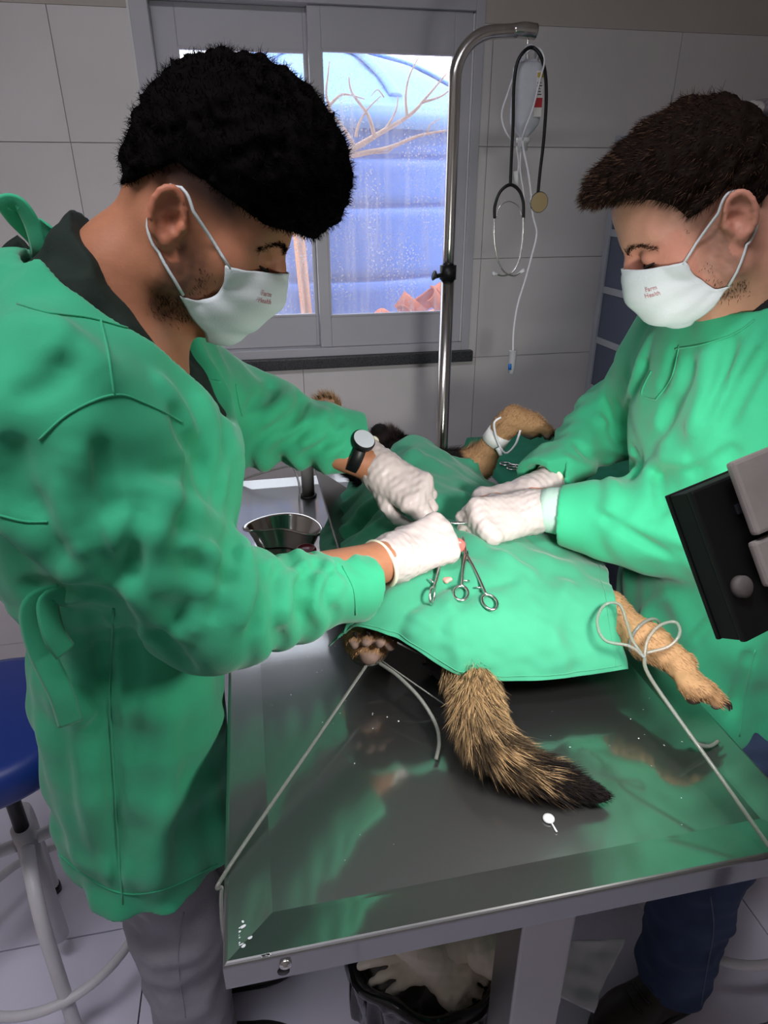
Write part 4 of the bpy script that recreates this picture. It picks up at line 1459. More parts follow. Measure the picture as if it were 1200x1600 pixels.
F.chain([Sr, Sr.lerp(Er, 0.5) + Vector((-0.012, -0.006, 0)), Er, Er.lerp(Cs, 0.5) + Vector((0, 0, -0.014)), Cs + (Cs - Er).normalized() * 0.03], [0.088, 0.077, 0.064, 0.048, 0.046], 0.045)
F.ball(Er + Vector((0.020, 0.010, -0.018)), 0.052, 0.05)
Cl2 = at(548, 694, z=1.190)
F.chain([Sl, El, Cl2 + (Cl2 - El).normalized() * 0.03], [0.086, 0.074, 0.056], 0.045)
# folds of the cloth
wv = waves(50, 16, 0.07, 0.26)
wv2 = waves(51, 18, 0.035, 0.09)
F.disp(lambda x, y, z: 0.0045 * wv(x, y, z) + 0.0016 * wv2(x, y, 0.6 * z))
def bunch(F, a, b, r, wl, amp, s0, s1, tw=1.2, seed=0):
    """slanting rings of gathered cloth round a sleeve between s0 and s1 of its length"""
    a, b = np.array(a), np.array(b)
    ax = b - a
    L_ = np.linalg.norm(ax)
    ax = ax / L_
    e1 = np.cross(ax, (0.3, 0.2, 1.0)); e1 /= np.linalg.norm(e1)
    e2 = np.cross(ax, e1)
    def f(x, y, z):
        X, Y, Z = x - a[0], y - a[1], z - a[2]
        s = (X * ax[0] + Y * ax[1] + Z * ax[2])
        p, q = X * e1[0] + Y * e1[1] + Z * e1[2], X * e2[0] + Y * e2[1] + Z * e2[2]
        ph = np.arctan2(q, p)
        w_ = np.exp(-np.maximum(0, np.sqrt(p * p + q * q) - r * 1.25) ** 2 / 0.0006)
        u = s / L_
        w_ = w_ * sstep(s0, s0 + 0.12, u) * sstep(s1, s1 - 0.12, u) * (0.55 + 0.45 * np.sin(ph + seed))
        t = s / wl + tw * np.sin(ph + 0.7 * seed) + 0.35 * np.sin(3 * ph + 1.3 * seed)
        v = np.sin(2 * math.pi * t)
        return -amp * w_ * (np.sign(v) * np.abs(v) ** 0.8)
    m = np.maximum(a, b) + r * 1.6
    F.disp(f, np.minimum(a, b) - r * 1.6, m)
bunch(F, Sr, Er, 0.078, 0.075, 0.0050, 0.25, 1.0, 0.8, 1.0)
bunch(F, Er, Cs, 0.056, 0.052, 0.0048, 0.0, 0.75, 0.7, 2.0)
bunch(F, Er, Cs, 0.055, 0.035, 0.0022, 0.4, 1.0, 0.5, 4.0)
bunch(F, El, Cl2, 0.060, 0.055, 0.0060, 0.0, 0.9, 0.6, 0.3)
ang = lambda x, y: np.arctan2(y - 0.855, x + 0.23)
F.disp(lambda x, y, z: -(0.0045 * np.sin(9 * ang(x, y) + 1.0) + 0.002 * np.sin(17 * ang(x, y))) * sstep(1.02, 0.62, z) + 0 * x, (-0.46, 0.6, 0.53), (0.0, 1.12, 1.03))
for pix, r, a in (
    # upper sleeve, shoulder gathers
    ([(120, 700), (110, 780), (130, 860)], 0.016, 0.010), ([(155, 690), (165, 760), (180, 800)], 0.010, -0.009), ([(95, 720), (140, 830), (190, 920)], 0.010, -0.006),
    ([(205, 900), (215, 850), (225, 800)], 0.012, -0.010), ([(185, 905), (240, 960), (300, 1000)], 0.012, 0.007),
    ([(290, 760), (240, 830), (260, 930)], 0.018, 0.008), ([(300, 700), (300, 780), (275, 850)], 0.013, -0.007),
    # elbow creases fanning out along the forearm
    ([(365, 830), (352, 900), (325, 970)], 0.012, -0.010), ([(385, 860), (390, 910), (375, 980)], 0.012, 0.009), ([(415, 880), (412, 930), (395, 990)], 0.011, -0.010),
    ([(430, 875), (445, 920), (440, 975)], 0.012, 0.007), ([(470, 880), (480, 920), (470, 960)], 0.010, -0.006), ([(330, 850), (330, 920), (295, 990)], 0.012, 0.008),
    ([(505, 868), (520, 900), (515, 940)], 0.010, 0.005),
    # chest
    ([(275, 640), (300, 700), (330, 790)], 0.013, -0.010), ([(315, 620), (335, 700), (345, 780)], 0.015, 0.009), ([(355, 640), (352, 720), (335, 800)], 0.012, -0.008),
    ([(245, 590), (285, 660), (290, 740)], 0.014, 0.007), ([(60, 500), (120, 540), (170, 600)], 0.02, 0.006), ([(30, 620), (80, 600), (120, 560)], 0.012, -0.005), ([(60, 560), (95, 530), (100, 500)], 0.01, 0.004),
    # back of the gown and waist
    ([(0, 800), (60, 850), (110, 900)], 0.02, 0.010), ([(20, 690), (30, 760), (60, 800)], 0.014, -0.010), ([(40, 920), (110, 925), (170, 930)], 0.012, -0.012),
    # skirt
    ([(150, 960), (170, 1100), (185, 1390)], 0.010, -0.010), ([(115, 1000), (130, 1150), (150, 1330)], 0.016, 0.010), ([(200, 950), (210, 1080), (195, 1200)], 0.014, -0.006),
    ([(240, 980), (300, 1050), (320, 1085)], 0.012, -0.007), ([(125, 1070), (160, 1110), (130, 1150)], 0.009, -0.005), ([(260, 1100), (255, 1250), (240, 1400)], 0.02, 0.006),
    # far sleeve
    ([(385, 640), (410, 620), (425, 600)], 0.010, -0.009), ([(410, 660), (440, 630), (455, 605)], 0.012, 0.008), ([(440, 680), (468, 640), (475, 620)], 0.010, -0.010), ([(470, 700), (500, 660), (510, 640)], 0.012, 0.007),
    ([(500, 700), (525, 670), (535, 655)], 0.009, -0.005)):
    F.fold(pix, r * 0.85, a * 2.2)
# openings: neck, cuffs, hem
F.cone((-0.170, 0.825, 1.435), LH(-0.03, 0, -0.05), 0.100, 0.115, 0.010, 's')
F.cone((-0.120, 0.825, 1.45), (-0.03, 0.83, 1.41), 0.095, 0.062, 0.015, 's')
F.cone((-0.03, 0.84, 1.40), (0.06, 0.85, 1.385), 0.045, 0.02, 0.02, 's')
for c, e, r in ((Cs, Er, 0.0505), (Cl2, El, 0.050)):
    ax = (c - e).normalized()
    F.plane_cut(c + ax * (-0.002 if c is Cs else 0.012), ax, np.array(c) - 0.085, np.array(c) + 0.085)
    F.cone(c - ax * 0.03, c + ax * 0.05, r - 0.016, r - 0.008, 0.0, 's')
F.loft([(0.50, -0.232, 0.86, 0.124, 0.154), (0.72, -0.229, 0.86, 0.119, 0.153), (0.80, -0.235, 0.86, 0.09, 0.11)], 0.0, 's')
F.disp(lambda x, y, z: np.maximum(0, 0.628 + 0.003 * np.sin(3 * ang(x, y)) - z) * 2.5 + 0 * x, (-0.46, 0.6, 0.53), (0.0, 1.12, 0.67))
gl_ = F.obj('gown', GREEN, manl)
part_label(gl_, 'green cotton surgical gown')
bv = bvh_of(gl_)
for pix in ([(28, 475), (80, 490), (140, 497), (205, 515)], [(157, 500), (168, 550), (178, 617)], [(62, 687), (110, 645), (178, 617), (230, 632), (285, 660)], [(178, 950), (172, 1090), (180, 1250), (192, 1412)],
            [(88, 1330), (130, 1365), (190, 1395), (260, 1388), (340, 1350)], [(255, 545), (300, 585), (345, 597)], [(368, 600), (372, 625), (378, 650)], [(535, 885), (552, 920), (556, 960)], [(0, 805), (40, 815), (75, 815)]):
    seam(gl_, bv, pix)
# tie at the waist and the bow at the nape
def ribbon(name, pts, w, parent, material=GREEN, up=(0, 1, 0)):
    C = smooth_pts(pts, 8)
    V_, Q_ = sweep(C, w / 2, 8, False, 0.16, up)
    return mesh_vq(name, V_, Q_, material, parent)
wp = []
for a in np.linspace(0, 2 * math.pi, 24, endpoint=False):
    wp.append((-0.209 + 0.131 * math.cos(a), 0.851 + 0.170 * math.sin(a), 1.045))
V_, Q_ = sweep(smooth_pts(wp, 3, True), 0.016, 8, True, 0.25, (0, 0, 1))
hb = bv.ray_cast(Vector((0, 0, CAMH)), ray(92, 928).normalized())
bw = hb[0] + hb[1] * 0.004 + Vector((-0.012, 0, 0)) if hb[0] else at(74, 925, y=0.735)
ribbon('waist_tie', [bw + Vector((0.02, 0, 0.0)), bw + Vector((-0.006, -0.01, -0.004)), bw + Vector((-0.012, -0.012, -0.05)), bw + Vector((-0.002, -0.015, -0.12)), bw + Vector((-0.002, -0.012, -0.165))], 0.026, gl_)
ribbon('waist_tie', [bw + Vector((0.03, -0.01, 0.0)), bw + Vector((0.012, -0.02, 0.006)), bw + Vector((0.010, -0.025, -0.03)), bw + Vector((0.015, -0.02, -0.06))], 0.024, gl_)
nb = at(62, 405, y=0.84)
ribbon('neck_tie', [nb, at(58, 380, y=0.83), at(25, 345, y=0.82), at(10, 322, y=0.81), at(30, 320, y=0.805), at(50, 350, y=0.81), at(62, 392, y=0.82), nb], 0.022, gl_, up=(0.3, 1, 0.2))
ribbon('neck_tie', [nb, at(66, 385, y=0.82), at(72, 360, y=0.815), at(74, 350, y=0.81)], 0.020, gl_, up=(0.3, 1, 0.2))
ribbon('neck_tie', [nb, at(80, 400, y=0.85), at(105, 385, y=0.87)], 0.022, gl_)
ribbon('hood_flap', [at(55, 405, y=0.90), at(30, 425, y=0.92), at(20, 470, y=0.93)], 0.06, gl_, SHIRT)

# ---- trousers, shoes
def leg_field(F, hip, knee, ankle, rs):
    F.chain([hip, knee, ankle], rs, 0.03)
TROU = mat('grey_work_trousers', srgb(152, 150, 158), 0.9, var=0.1, vscale=20, bump=0.3, bscale=350)
F = Field((-0.42, 0.62, 0.035), (0.02, 1.12, 0.80), 0.005)
F.ell((-0.225, 0.86, 0.80), (0.10, 0.125, 0.11))
lg = [((-0.235, 0.822, 0.74), (-0.215, 0.805, 0.44), (-0.225, 0.80, 0.045)), ((-0.23, 0.93, 0.76), (-0.20, 0.94, 0.44), (-0.21, 0.95, 0.045))]
for hip, kn, an in lg:
    F.chain([hip, kn, an], [0.078, 0.078, 0.070], 0.03)
wv = waves(61, 14, 0.04, 0.16)
F.disp(lambda x, y, z: 0.004 * wv(x, y, z) + 0.0035 * np.sin(z * 70 + 3 * np.sin(14 * y + 9 * x)) * (sstep(0.30, 0.10, z) + 0.5 * sstep(0.12, 0.0, np.abs(z - 0.42))))
F.plane_cut((0, 0, 0.05), (0, 0, -1), F.lo, F.lo + F.n * F.h)
tr_ = part_label(F.obj('trousers', TROU, manl), 'grey trousers')
bv = bvh_of(tr_)
seam(tr_, bv, [(287, 1425), (278, 1500), (290, 1590)], 0.0012, 'seam', TROU)
SHOE = mat('black_shoe_leather', srgb(18, 17, 20), 0.45, var=0.1)
def shoe(parent, heel, toe, w=0.046, h=0.075, material=SHOE, collar=0.05, name='shoe'):
    heel, toe = Vector(heel), Vector(toe)
    d = (toe - heel); L_ = d.length; d.normalize()
    s = Vector((-d.y, d.x, 0))
    F = Field(np.minimum(heel, toe) - 0.09, np.maximum(heel, toe) + np.array([0.09, 0.09, 0.17]), 0.0045)
    rot = np.array(Matrix((d, s, Vector((0, 0, 1)))).transposed())
    p = lambda a, b, c: np.array(heel + d * (a * L_) + s * b + Vector((0, 0, c)))
    F.ell(p(0.22, 0, 0.045), (0.075, w * 0.86, 0.055), 0, 'u', rot)
    F.ell(p(0.72, 0, 0.035), (0.085, w, 0.040), 0.05, 'u', rot)
    F.cone(p(0.25, 0, 0.05), p(0.23, 0, h + 0.04), 0.044, collar, 0.03)
    F.cone(p(0.40, 0, 0.075), p(0.70, 0, 0.045), 0.030, 0.028, 0.03)
    F.plane_cut((0, 0, 0.004 + heel.z), (0, 0, -1), F.lo, F.lo + F.n * F.h)
    o = F.obj(name, material, parent)
    F2 = Field(np.minimum(heel, toe) - 0.09, np.maximum(heel, toe) + np.array([0.09, 0.09, 0.06]), 0.0045)
    F2.ell(p(0.20, 0, 0.012), (0.078, w * 0.95, 0.03), 0, 'u', rot)
    F2.ell(p(0.72, 0, 0.012), (0.092, w * 1.08, 0.03), 0.05, 'u', rot)
    F2.plane_cut((0, 0, heel.z + 0.0005), (0, 0, -1), F2.lo, F2.lo + F2.n * F2.h)
    F2.plane_cut((0, 0, heel.z + 0.020), (0, 0, 1), F2.lo, F2.lo + F2.n * F2.h)
    F2.obj('sole', BLACKP, o)
    for k in range(4):
        a = 0.42 + 0.09 * k
        tube('lace', [p(a, -0.026, 0.098 - 0.06 * (a - 0.35)), p(a + 0.03, 0, 0.112 - 0.075 * (a - 0.35)), p(a, 0.026, 0.098 - 0.06 * (a - 0.35))], 0.0028, BLACKP, o, seg=6)
    return o
shoe(manl, (-0.285, 0.80, 0.0005), (-0.035, 0.775, 0.0005))
shoe(manl, (-0.275, 0.955, 0.0005), (-0.025, 0.965, 0.0005))
# ---- gloves, watch
glove(manl, Wr, Kr, (-0.35, -0.62, 0.70), 1, [(55, 62, 40), (62, 64, 40), (68, 66, 40), (74, 66, 40)], Cr, 'white latex glove, right hand', cuff_r=(0.031, 0.036))
glove(manl, Wl, Kl, (-0.10, -0.50, 0.85), -1, [(34, 48, 30), (40, 50, 35), (50, 50, 35), (58, 50, 35)], Cl, 'white latex glove, left hand', thumb_dir=(0.85, 0.55, -0.35), cuff_r=(0.030, 0.034))
wa = (Wl - El).normalized()
wc = at(556, 708, z=1.186)
wm = frame(wc, wa, (0, 0, 1))
wt = part_label(lathe('wristwatch', [(0.034, -0.011), (0.037, -0.010), (0.037, 0.010), (0.034, 0.011)], BLACKP, manl, 32, wm), 'black wristwatch')
dn = Vector((-0.25, -0.42, 0.87)); dn = (dn - wa * dn.dot(wa)).normalized()
wd = frame(wc + dn * 0.036, dn, wa)
lathe('watch_case', [(0.0, -0.004), (0.020, -0.004), (0.0215, 0.0), (0.0215, 0.006), (0.019, 0.009)], BLACKP, wt, 32, wd)
lathe('watch_face', [(0.019, 0.0088), (0.0, 0.0095)], mat('watch_glass', srgb(200, 206, 212), 0.08, coat=1.0), wt, 32, wd)

# ------------------------------------------------------------------ surgeon on the right
RT = head_matrix((0.592, 0.835, 1.578), 164, 35)
RH = lambda x, y, z: np.array(RT @ Vector((x, y, z)))
Wn, Kn, Cn = at(838, 797, z=1.100), at(752, 815, z=1.102), at(866, 796, z=1.102)
Wf, Kf, Cf = at(835, 770, z=1.105), at(755, 790, z=1.095), at(862, 752, z=1.118)
En, Sn = Vector((0.735, 0.815, 1.130)), Vector((0.835, 0.715, 1.37))
Ef, Sf = Vector((0.715, 1.190, 1.185)), Vector((0.750, 1.050, 1.36))
manr = thing('person', 'person in a green gown with short brown hair and a mask bending from the right', 'person', (0.84, 0.92, 0))
F = Field((0.28, 0.60, 1.02), (1.02, 1.26, 1.76), 0.0032)
head_field(F, RT)
F.chain([RH(-0.018, 0, -0.02), RH(-0.045, 0, -0.09), (0.715, 0.865, 1.455)], [0.056, 0.058, 0.072], 0.03)
F.cone(RH(0.015, 0, -0.070), (0.70, 0.86, 1.42), 0.034, 0.055, 0.04)
F.ell((0.755, 0.88, 1.37), (0.10, 0.16, 0.10), 0.06)
F.chain([Sn, En, Wn], [0.050, 0.036, 0.028], 0.03)
F.chain([Sf, Ef, Wf], [0.050, 0.036, 0.028], 0.03)
hand_field(F, Wn, Kn, (0.15, -0.62, 0.75), -1, [(72, 80, 45), (76, 82, 45), (80, 84, 45), (84, 84, 45)], r0=0.78)
hand_field(F, Wf, Kf, (-0.05, -0.2, 0.95), 1, [(48, 50, 30), (52, 50, 30), (58, 50, 30), (60, 50, 30)], r0=0.78)
me = F.mesh('body')
V = verts_of(me)
q = to_local(V, RT)
base = np.array(srgb(206, 150, 126)[:3])
col = np.tile(base, (len(V), 1))
wn_ = waves(9, 14, 0.006, 0.02)(V[:, 0], V[:, 1], V[:, 2])
dark = np.array(srgb(58, 42, 34)[:3])
side = np.abs(q[:, 1])
ear = (np.abs(q[:, 0] + 0.008) < 0.024) & (np.abs(q[:, 2] + 0.005) < 0.038) & (side > 0.0755)
beard = sstep(0.030, 0.0, q[:, 2]) * sstep(0.055, 0.028, q[:, 0]) * sstep(0.002, 0.014, q[:, 0]) * sstep(-0.115, -0.095, q[:, 2]) * sstep(0.035, 0.05, side)
beard = np.where(ear, 0, np.clip(beard * (0.38 + 0.08 * wn_), 0, 0.75))
fade = sstep(0.010, 0.05, q[:, 2]) * sstep(0.045, 0.02, q[:, 0])
fade = np.where(ear, 0, fade) * 0.8
for msk in (fade, beard):
    col = col * (1 - msk[:, None]) + dark * msk[:, None]
red = np.where(ear | ((q[:, 0] > 0.05) & (q[:, 2] < 0.02)), 0.30, 0.0)[:, None]
col = col * (1 - red) + np.array(srgb(200, 118, 100)[:3]) * red
paint(me, col)
body_r = part_label(link('body', me, skin('fair_skin', srgb(206, 150, 126)), manr), 'fair skin of face and neck')
F = Field(RH(0.01, 0, 0.06) - 0.16, RH(0.01, 0, 0.06) + 0.16, 0.0034)
A3 = np.array(RT.to_3x3())
F.ell(RH(-0.003, 0, 0.044), (0.096, 0.0815, 0.094), 0, 'u', A3)
F.ell(RH(0.046, 0, 0.075), (0.060, 0.066, 0.052), 0.04, 'u', A3)
F.ell(RH(0.088, 0, 0.104), (0.028, 0.050, 0.018), 0.03, 'u', A3)
wv = waves(13, 26, 0.010, 0.04)
F.disp(lambda x, y, z: 0.0032 * wv(x, y, z))
lower_cut(F, RT, [-0.12, -0.085, -0.03, -0.012, 0.008, 0.040, 0.046, 0.062, 0.095, 0.13], [-0.05, -0.045, -0.012, 0.034, 0.026, 0.024, 0.046, 0.066, 0.086, 0.098])
hm = F.mesh('hair')
brn = [srgb(28, 20, 16)[:3], srgb(62, 44, 34)[:3], srgb(92, 68, 52)[:3], srgb(42, 30, 24)[:3]]
paint(hm, np.tile(np.array(brn[0]), (len(hm.vertices), 1)))
HAIRB = mat('brown_hair', srgb(26, 18, 14), 0.7, attr='tint', spec=0.06)
ho = part_label(link('hair', hm, HAIRB, manr), 'short dark brown hair')
hair_blades('hair_strands', hm, RT, 18000, 0.012, 0.0008, np.array([1.3, 0, -0.05]), brn, HAIRB, ho, jitter=0.24, seed=22)
hair_blades('hair_strands', hm, RT, 500, 0.018, 0.0010, np.array([-0.9, 0.2, 0.7]), brn, HAIRB, ho, keep=lambda q: (q[:, 2] > 0.115) & (q[:, 0] < -0.01) & (q[:, 0] > -0.07), jitter=0.3, seed=23)
for s in (-1, 1):
    brow(RT, manr, s, [(0.1055, 0.010 * s, 0.016), (0.1035, 0.024 * s, 0.0215), (0.0955, 0.040 * s, 0.021), (0.080, 0.053 * s, 0.013)], 330, brn, 0.007, 0.0006, 40 + s, body_r)
    lashes(RT, manr, s)
g_ = np.random.default_rng(78)
P_, N_ = sample_surface(me, 90000, g_)
ql = to_local(P_, RT)
dens = sstep(0.030, 0.005, ql[:, 2]) * sstep(0.058, 0.030, ql[:, 0]) * sstep(0.0, 0.014, ql[:, 0]) * sstep(-0.115, -0.095, ql[:, 2]) * sstep(0.03, 0.045, np.abs(ql[:, 1])) * (np.abs(ql[:, 1]) < 0.068)
k_ = g_.random(len(P_)) < dens * 0.8
P_, N_ = P_[k_], N_[k_]
D_ = N_ + g_.normal(size=P_.shape) * 0.5 + np.array([-0.3, 0, -0.7])
D_ /= np.linalg.norm(D_, axis=1)[:, None]
strands('stubble', P_, D_, g_.normal(size=P_.shape), 0.006 * g_.uniform(0.5, 1.1, len(P_)), 0.0006, np.tile(np.array(brn[1]), (len(P_), 1)), HAIRB, manr, segs=2)
face_mask(RT, manr, [(0.114, 0.000), (0.127, -0.018), (0.130, -0.048), (0.122, -0.078), (0.102, -0.100), (0.078, -0.110)],
          [(0.060, -0.018, 0.062), (0.058, -0.040, 0.062), (0.050, -0.058, 0.061), (0.042, -0.070, 0.061), (0.026, -0.074, 0.065)], 1, 'white pleated face mask with a stitched top edge', body_r)

SHIRTB = mat('black_tshirt', srgb(18, 18, 20), 0.9, bump=0.2)
F = Field((0.55, 0.68, 1.36), (0.92, 1.04, 1.60), 0.004)
F.chain([(0.735, 0.87, 1.42), RH(-0.055, 0, -0.100)], [0.090, 0.070])
F.plane_cut(RH(-0.06, 0, -0.098), Vector(RH(-0.03, 0, 0.03) - RH(-0.058, 0, -0.09)) + Vector((-0.05, 0, 0)), F.lo, F.lo + F.n * F.h)
F.chain([RH(-0.018, 0, -0.02), RH(-0.045, 0, -0.09), (0.715, 0.865, 1.455)], [0.059, 0.061, 0.072], 0.0, 's')
part_label(F.obj('undershirt', SHIRTB, manr), 'black shirt collar edge')

F = Field((0.44, 0.56, 0.53), (1.08, 1.30, 1.60), 0.0042)
rings_ = [(0.55, 0.865, 0.93, 0.178, 0.205), (0.75, 0.850, 0.92, 0.172, 0.203), (0.95, 0.825, 0.91, 0.165, 0.200), (1.10, 0.805, 0.90, 0.160, 0.200),
          (1.25, 0.780, 0.89, 0.172, 0.205), (1.37, 0.757, 0.88, 0.160, 0.190), (1.45, 0.738, 0.872, 0.118, 0.140), (1.515, 0.712, 0.865, 0.082, 0.090), (1.55, 0.70, 0.86, 0.07, 0.078)]
F.loft(rings_)
F.chain([(0.75, 0.85, 1.44), Sn + Vector((0, 0.02, 0))], [0.080, 0.092], 0.06)
F.chain([(0.735, 0.90, 1.44), Sf], [0.080, 0.088], 0.06)
Cn2 = at(886, 803, z=1.102)
F.chain([Sn, Sn.lerp(En, 0.5), En, En.lerp(Cn2, 0.5) + Vector((0, 0, -0.010)), Cn2 + (Cn2 - En).normalized() * 0.03], [0.094, 0.088, 0.080, 0.070, 0.052], 0.045)
Cf2 = at(850, 748, z=1.122)
F.chain([Sf, Ef, Cf2 + (Cf2 - Ef).normalized() * 0.03], [0.086, 0.066, 0.048], 0.045)
bunch(F, Sf, Ef, 0.075, 0.07, 0.005, 0.2, 1.0, 0.7, 1.5)
bunch(F, Ef, Cf2, 0.058, 0.05, 0.005, 0.0, 0.9, 0.6, 0.6)
bunch(F, En, Cn2, 0.068, 0.055, 0.0055, 0.0, 0.85, 0.7, 2.6)
bunch(F, Sn, En, 0.085, 0.075, 0.005, 0.2, 1.0, 0.8, 0.4)
wv = waves(52, 16, 0.07, 0.26)
wv2 = waves(53, 18, 0.035, 0.09)
F.disp(lambda x, y, z: 0.0045 * wv(x, y, z) + 0.0016 * wv2(x, y, 0.6 * z))
ang2 = lambda x, y: np.arctan2(y - 0.915, x - 0.85)
F.disp(lambda x, y, z: -(0.005 * np.sin(8 * ang2(x, y) + 0.5) + 0.002 * np.sin(15 * ang2(x, y))) * sstep(1.02, 0.62, z) + 0 * x, (0.6, 0.6, 0.53), (1.08, 1.2, 1.03))
for pix, r, a in (
    ([(1080, 560), (1060, 620), (1020, 690)], 0.012, -0.012), ([(1110, 540), (1100, 620), (1080, 680)], 0.013, 0.010), ([(1145, 520), (1130, 590), (1090, 660)], 0.009, -0.010),
    ([(1200, 490), (1160, 560), (1110, 640)], 0.009, 0.008), ([(1200, 540), (1160, 610), (1130, 670)], 0.010, -0.014), ([(1055, 540), (1040, 590), (1030, 610)], 0.010, -0.008),
    ([(1010, 560), (985, 620), (960, 700)], 0.012, -0.010), ([(1020, 520), (1000, 570), (975, 640)], 0.010, 0.006), ([(945, 620), (960, 680), (985, 720)], 0.010, -0.008),
    ([(1010, 740), (1040, 715), (1075, 720)], 0.012, 0.010), ([(985, 700), (990, 720), (960, 745)], 0.010, -0.010), ([(1030, 740), (1030, 770), (1040, 800)], 0.010, -0.006),
    ([(1000, 820), (1040, 835), (1080, 850)], 0.012, 0.007), ([(930, 800), (980, 830), (1050, 870)], 0.009, -0.007), ([(1080, 740), (1110, 730), (1150, 700)], 0.012, -0.010),
    ([(900, 690), (920, 710), (960, 720)], 0.010, -0.007), ([(880, 715), (910, 730), (950, 735)], 0.010, 0.006), ([(930, 650), (950, 665), (975, 690)], 0.010, 0.006),
    ([(960, 900), (1040, 890), (1120, 880)], 0.010, -0.010), ([(1120, 960), (1080, 1010), (1050, 1050)], 0.009, -0.008), ([(1170, 1020), (1160, 1060), (1140, 1120)], 0.010, -0.007), ([(1040, 930), (1010, 960), (1000, 1000)], 0.012, 0.008)):
    F.fold(pix, r * 0.85, a * 2.1)
F.cone((0.735, 0.87, 1.44), RH(-0.03, 0, -0.05), 0.078, 0.078, 0.008, 's')
for c, e, r in ((Cn2, En, 0.052), (Cf2, Ef, 0.050)):
    ax = (c - e).normalized()
    F.plane_cut(c + ax * 0.012, ax, np.array(c) - 0.08, np.array(c) + 0.08)
    F.cone(c - ax * 0.03, c + ax * 0.05, r - 0.018, r - 0.010, 0.0, 's')
F.loft([(0.50, 0.865, 0.93, 0.166, 0.193), (0.72, 0.850, 0.92, 0.158, 0.190), (0.80, 0.84, 0.92, 0.10, 0.13)], 0.0, 's')
F.disp(lambda x, y, z: np.maximum(0, 0.60 + 0.010 * np.sin(7 * ang2(x, y)) - z) * 2.0 + 0 * x, (0.6, 0.6, 0.53), (1.08, 1.2, 0.65))
gr_ = part_label(F.obj('gown', GREEN, manr), 'green cotton surgical gown')
bv = bvh_of(gr_)
for pix in ([(1055, 545), (1100, 538), (1150, 520), (1180, 500)], [(1062, 540), (1050, 590), (1025, 625)], [(1025, 625), (1003, 615), (1018, 580)], [(1180, 1015), (1165, 1080), (1155, 1150)]):
    seam(gr_, bv, pix)
PALE = mat('pale_green_knit_cuff', srgb(186, 214, 200), 0.9, bump=0.5, bscale=500)
ax = (Cn - En).normalized()
mm_ = frame(at(858, 797, z=1.102), ax)
lathe('knit_cuff', [(0.034, 0.012), (0.0375, 0.012), (0.040, 0.0), (0.042, -0.020), (0.044, -0.05), (0.036, -0.05)], PALE, gr_, 32, mm_)
JEAN = mat('dark_blue_denim', srgb(54, 70, 98), 0.9, var=0.25, vscale=14, bump=0.4, bscale=420)
F = Field((0.56, 0.55, 0.055), (1.06, 1.16, 0.80), 0.005)
F.ell((0.85, 0.92, 0.78), (0.12, 0.16, 0.12))
for hip, kn, an in (((0.84, 0.82, 0.76), (0.785, 0.745, 0.44), (0.775, 0.725, 0.07)), ((0.87, 1.0, 0.76), (0.86, 1.02, 0.44), (0.87, 1.03, 0.07))):
    F.chain([hip, kn, an], [0.092, 0.084, 0.074], 0.03)
wv = waves(62, 14, 0.04, 0.16)
F.disp(lambda x, y, z: 0.004 * wv(x, y, z) + 0.003 * np.sin(z * 75 + 3 * np.sin(14 * y + 9 * x)) * sstep(0.30, 0.10, z))
F.plane_cut((0, 0, 0.075), (0, 0, -1), F.lo, F.lo + F.n * F.h)
jn = part_label(F.obj('jeans', JEAN, manr), 'dark blue jeans')
seam(jn, bvh_of(jn), [(1110, 1400), (1115, 1450), (1105, 1510), (1095, 1570)], 0.0013, 'seam', mat('jean_stitch', srgb(96, 104, 124), 0.9))
BOOT = mat('dark_brown_boot', srgb(38, 28, 24), 0.5, var=0.2)
shoe(manr, (0.845, 0.735, 0.0005), (0.585, 0.675, 0.0005), 0.050, 0.085, BOOT, 0.055, 'boot')
shoe(manr, (0.94, 1.035, 0.0005), (0.68, 1.02, 0.0005), 0.050, 0.085, BOOT, 0.055, 'boot')
glove(manr, Wn, Kn, (0.15, -0.62, 0.75), -1, [(72, 80, 45), (76, 82, 45), (80, 84, 45), (84, 84, 45)], Cn, 'white latex glove, near hand', cuff_r=(0.031, 0.034))
glove(manr, Wf, Kf, (-0.05, -0.2, 0.95), 1, [(48, 50, 30), (52, 50, 30), (58, 50, 30), (60, 50, 30)], Cf, 'white latex glove, far hand', cuff_r=(0.030, 0.034))

